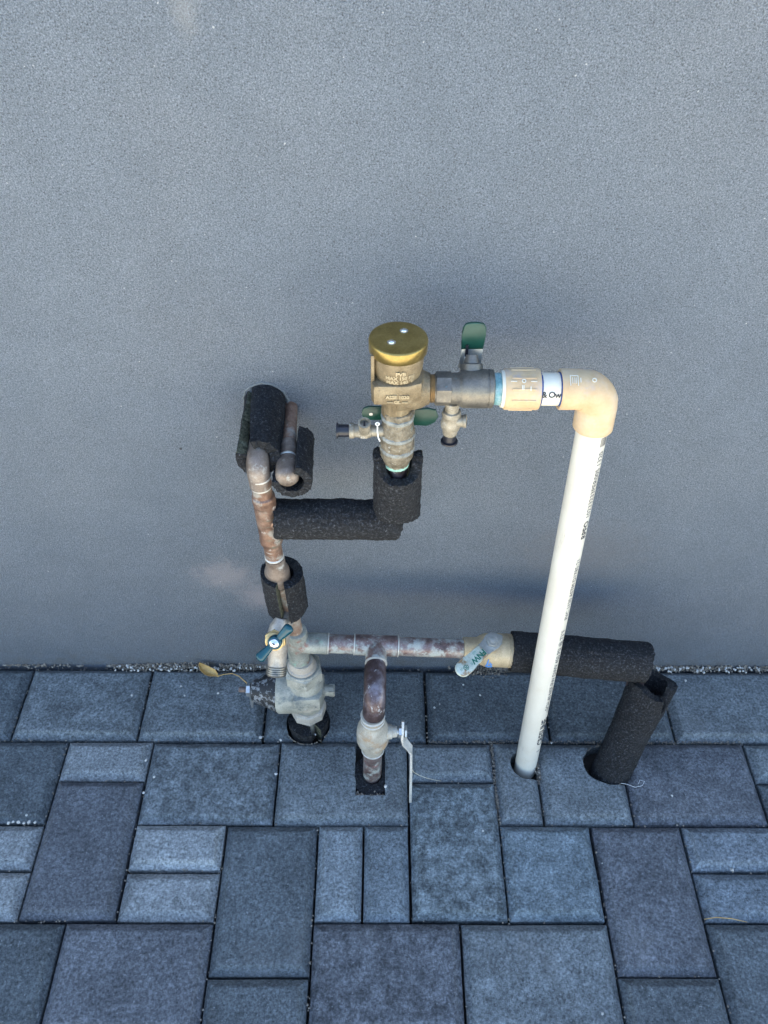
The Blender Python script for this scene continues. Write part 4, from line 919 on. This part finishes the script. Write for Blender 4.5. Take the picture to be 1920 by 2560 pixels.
foam('long horizontal foam sleeve crossing behind the white plastic pipe', (LP(0.1575), LP(0.370)+Vector((0.001, 0, 0.001))), 0.0318, 0.0165, gap=(R(150), 0.06), up=(0, 0, 1), end1=lambda a: 0.003*math.cos(a*2))
bm = bmesh.new(); tube(bm, [LP(0.157), LP(0.30), LP(0.335), (0.352, 0.030, 0.203), (0.364, 0.020, 0.165), (0.362, -0.012, 0.10), (0.346, -0.0535, -0.04)], 0.0140, 24)
o = build('copper_end_pipe', bm, m_darkcopper, None, (0.35, -0.05, 0)); tag(o, 'copper pipe inside the right-hand foam, dropping into the pavement', 'pipe')
foam('leaning foam sleeve with a flared split mouth at the far right', ((0.3455, -0.0535, -0.03), (0.3862, 0.0065, 0.170)), 0.0318, 0.0185, cut=m_foam, gap=(R(212), 0.8), up=(0, 1, 0),
     end1=lambda a: 0.010*max(0, math.cos(a-R(275)))**2 + 0.004*math.cos(3*a), gapfn=lambda f: 0.015+1.0*max(0, f-0.80)*3.4, flare=lambda f: 1+0.13*max(0, f-0.5)*2)

# ------------------------------------------------------------------ wall repair, leaf, straws
bm = bmesh.new()
pts = []
for i in range(30):
    a = R(-35+250*i/29); r_ = 0.0292+0.0025*noise.noise(Vector((i*0.7, 3, 1))); pts.append((-0.2008+r_*math.cos(a), WY-0.0004, 0.622+r_*math.sin(a)))
tube(bm, pts, [0.0010+0.0012*abs(noise.noise(Vector((i*1.3, 8, 2)))) for i in range(30)], 8)
build('sealant_bead', bm, plain('bluish sealant', (0.16, 0.18, 0.19), 0.6, vary=0.6, vscale=200, bump=0.5), wall)
bm = bmesh.new(); lathe(bm, (-0.327, WY+0.001, 0.537), (0, -1, 0), [(0, .0022), (0.0015, .002), (0.002, .0001)], 10); build('insect_hole_dot', bm, m_ink, wall)  # raised dark dot standing for the shade inside an insect hole

bm = bmesh.new()
spine = [(-0.381, 0.142, 0.014), (-0.374, 0.136, 0.010), (-0.364, 0.130, 0.0075), (-0.353, 0.125, 0.008), (-0.345, 0.1225, 0.0055)]
ws = [0.002, 0.0065, 0.0085, 0.0075, 0.0022]; rows = []
for (p, w_) in zip(spine, ws):
    p = Vector(p); n_ = Vector((0.45, 0.75, 0.25)).normalized()
    rows.append([bm.verts.new(p+n_*(w_*q)+Vector((0, 0, 0.0055*abs(q)**1.5))) for q in (-1, -0.5, 0, 0.5, 1)])
for A, B in zip(rows, rows[1:]):
    for i in range(4): bm.faces.new((A[i], A[i+1], B[i+1], B[i]))
bmesh.ops.subdivide_edges(bm, edges=list(bm.edges), cuts=2, use_grid_fill=True, smooth=1.0)
bmesh.ops.solidify(bm, geom=list(bm.faces), thickness=0.0004)
t = empty('dry_leaf', (-0.36, 0.13, 0), 'curled tan dry leaf with a long stalk lying at the wall base', 'leaf')
build('blade', bm, m_leaf, t, smooth=80)
bm = bmesh.new(); tube(bm, [(-0.346, 0.1225, 0.0058), (-0.334, 0.1235, 0.011), (-0.318, 0.124, 0.014), (-0.305, 0.119, 0.013), (-0.292, 0.109, 0.009), (-0.278, 0.098, 0.003), (-0.272, 0.094, 0.0012)], [.0011, .0008, .0008, .0009, .0010, .0008, .0006], 8); build('stalk', bm, m_leaf, t)
bm = bmesh.new(); tube(bm, [(0.0035, -0.085, 0.062), (0.008, -0.082, 0.045), (0.017, -0.079, 0.028), (0.030, -0.077, 0.014), (0.045, -0.0755, 0.004), (0.055, -0.076, 0.0012)], [.0004, .0005, .0005, .0005, .0004, .0003], 6)
o = build('grass_stalk', bm, m_straw, None, (0.03, -0.08, 0)); tag(o, 'thin pale grass stalk leaning against the steel lever', 'grass stalk')
bm = bmesh.new(); tube(bm, [(0.437, -0.292, 0.0012), (0.455, -0.2895, 0.002), (0.478, -0.291, 0.0012), (0.50, -0.296, 0.0012)], [.0005, .0007, .0007, .0004], 6)
o = build('pine_needle', bm, m_leaf, None, (0.46, -0.29, 0)); tag(o, 'orange brown needle lying over the joint at the right edge', 'pine needle')
bm = bmesh.new(); tube(bm, [(0.356, -0.079, 0.001), (0.365, -0.081, 0.002), (0.378, -0.086, 0.001), (0.390, -0.084, 0.003), (0.395, -0.077, 0.004), (0.388, -0.074, 0.003), (0.385, -0.080, 0.001)], 0.0003, 6)
o = build('lint_thread', bm, m_string, None, (0.37, -0.08, 0)); tag(o, 'curled white thread on the paver by the leaning sleeve', 'thread')
clean()
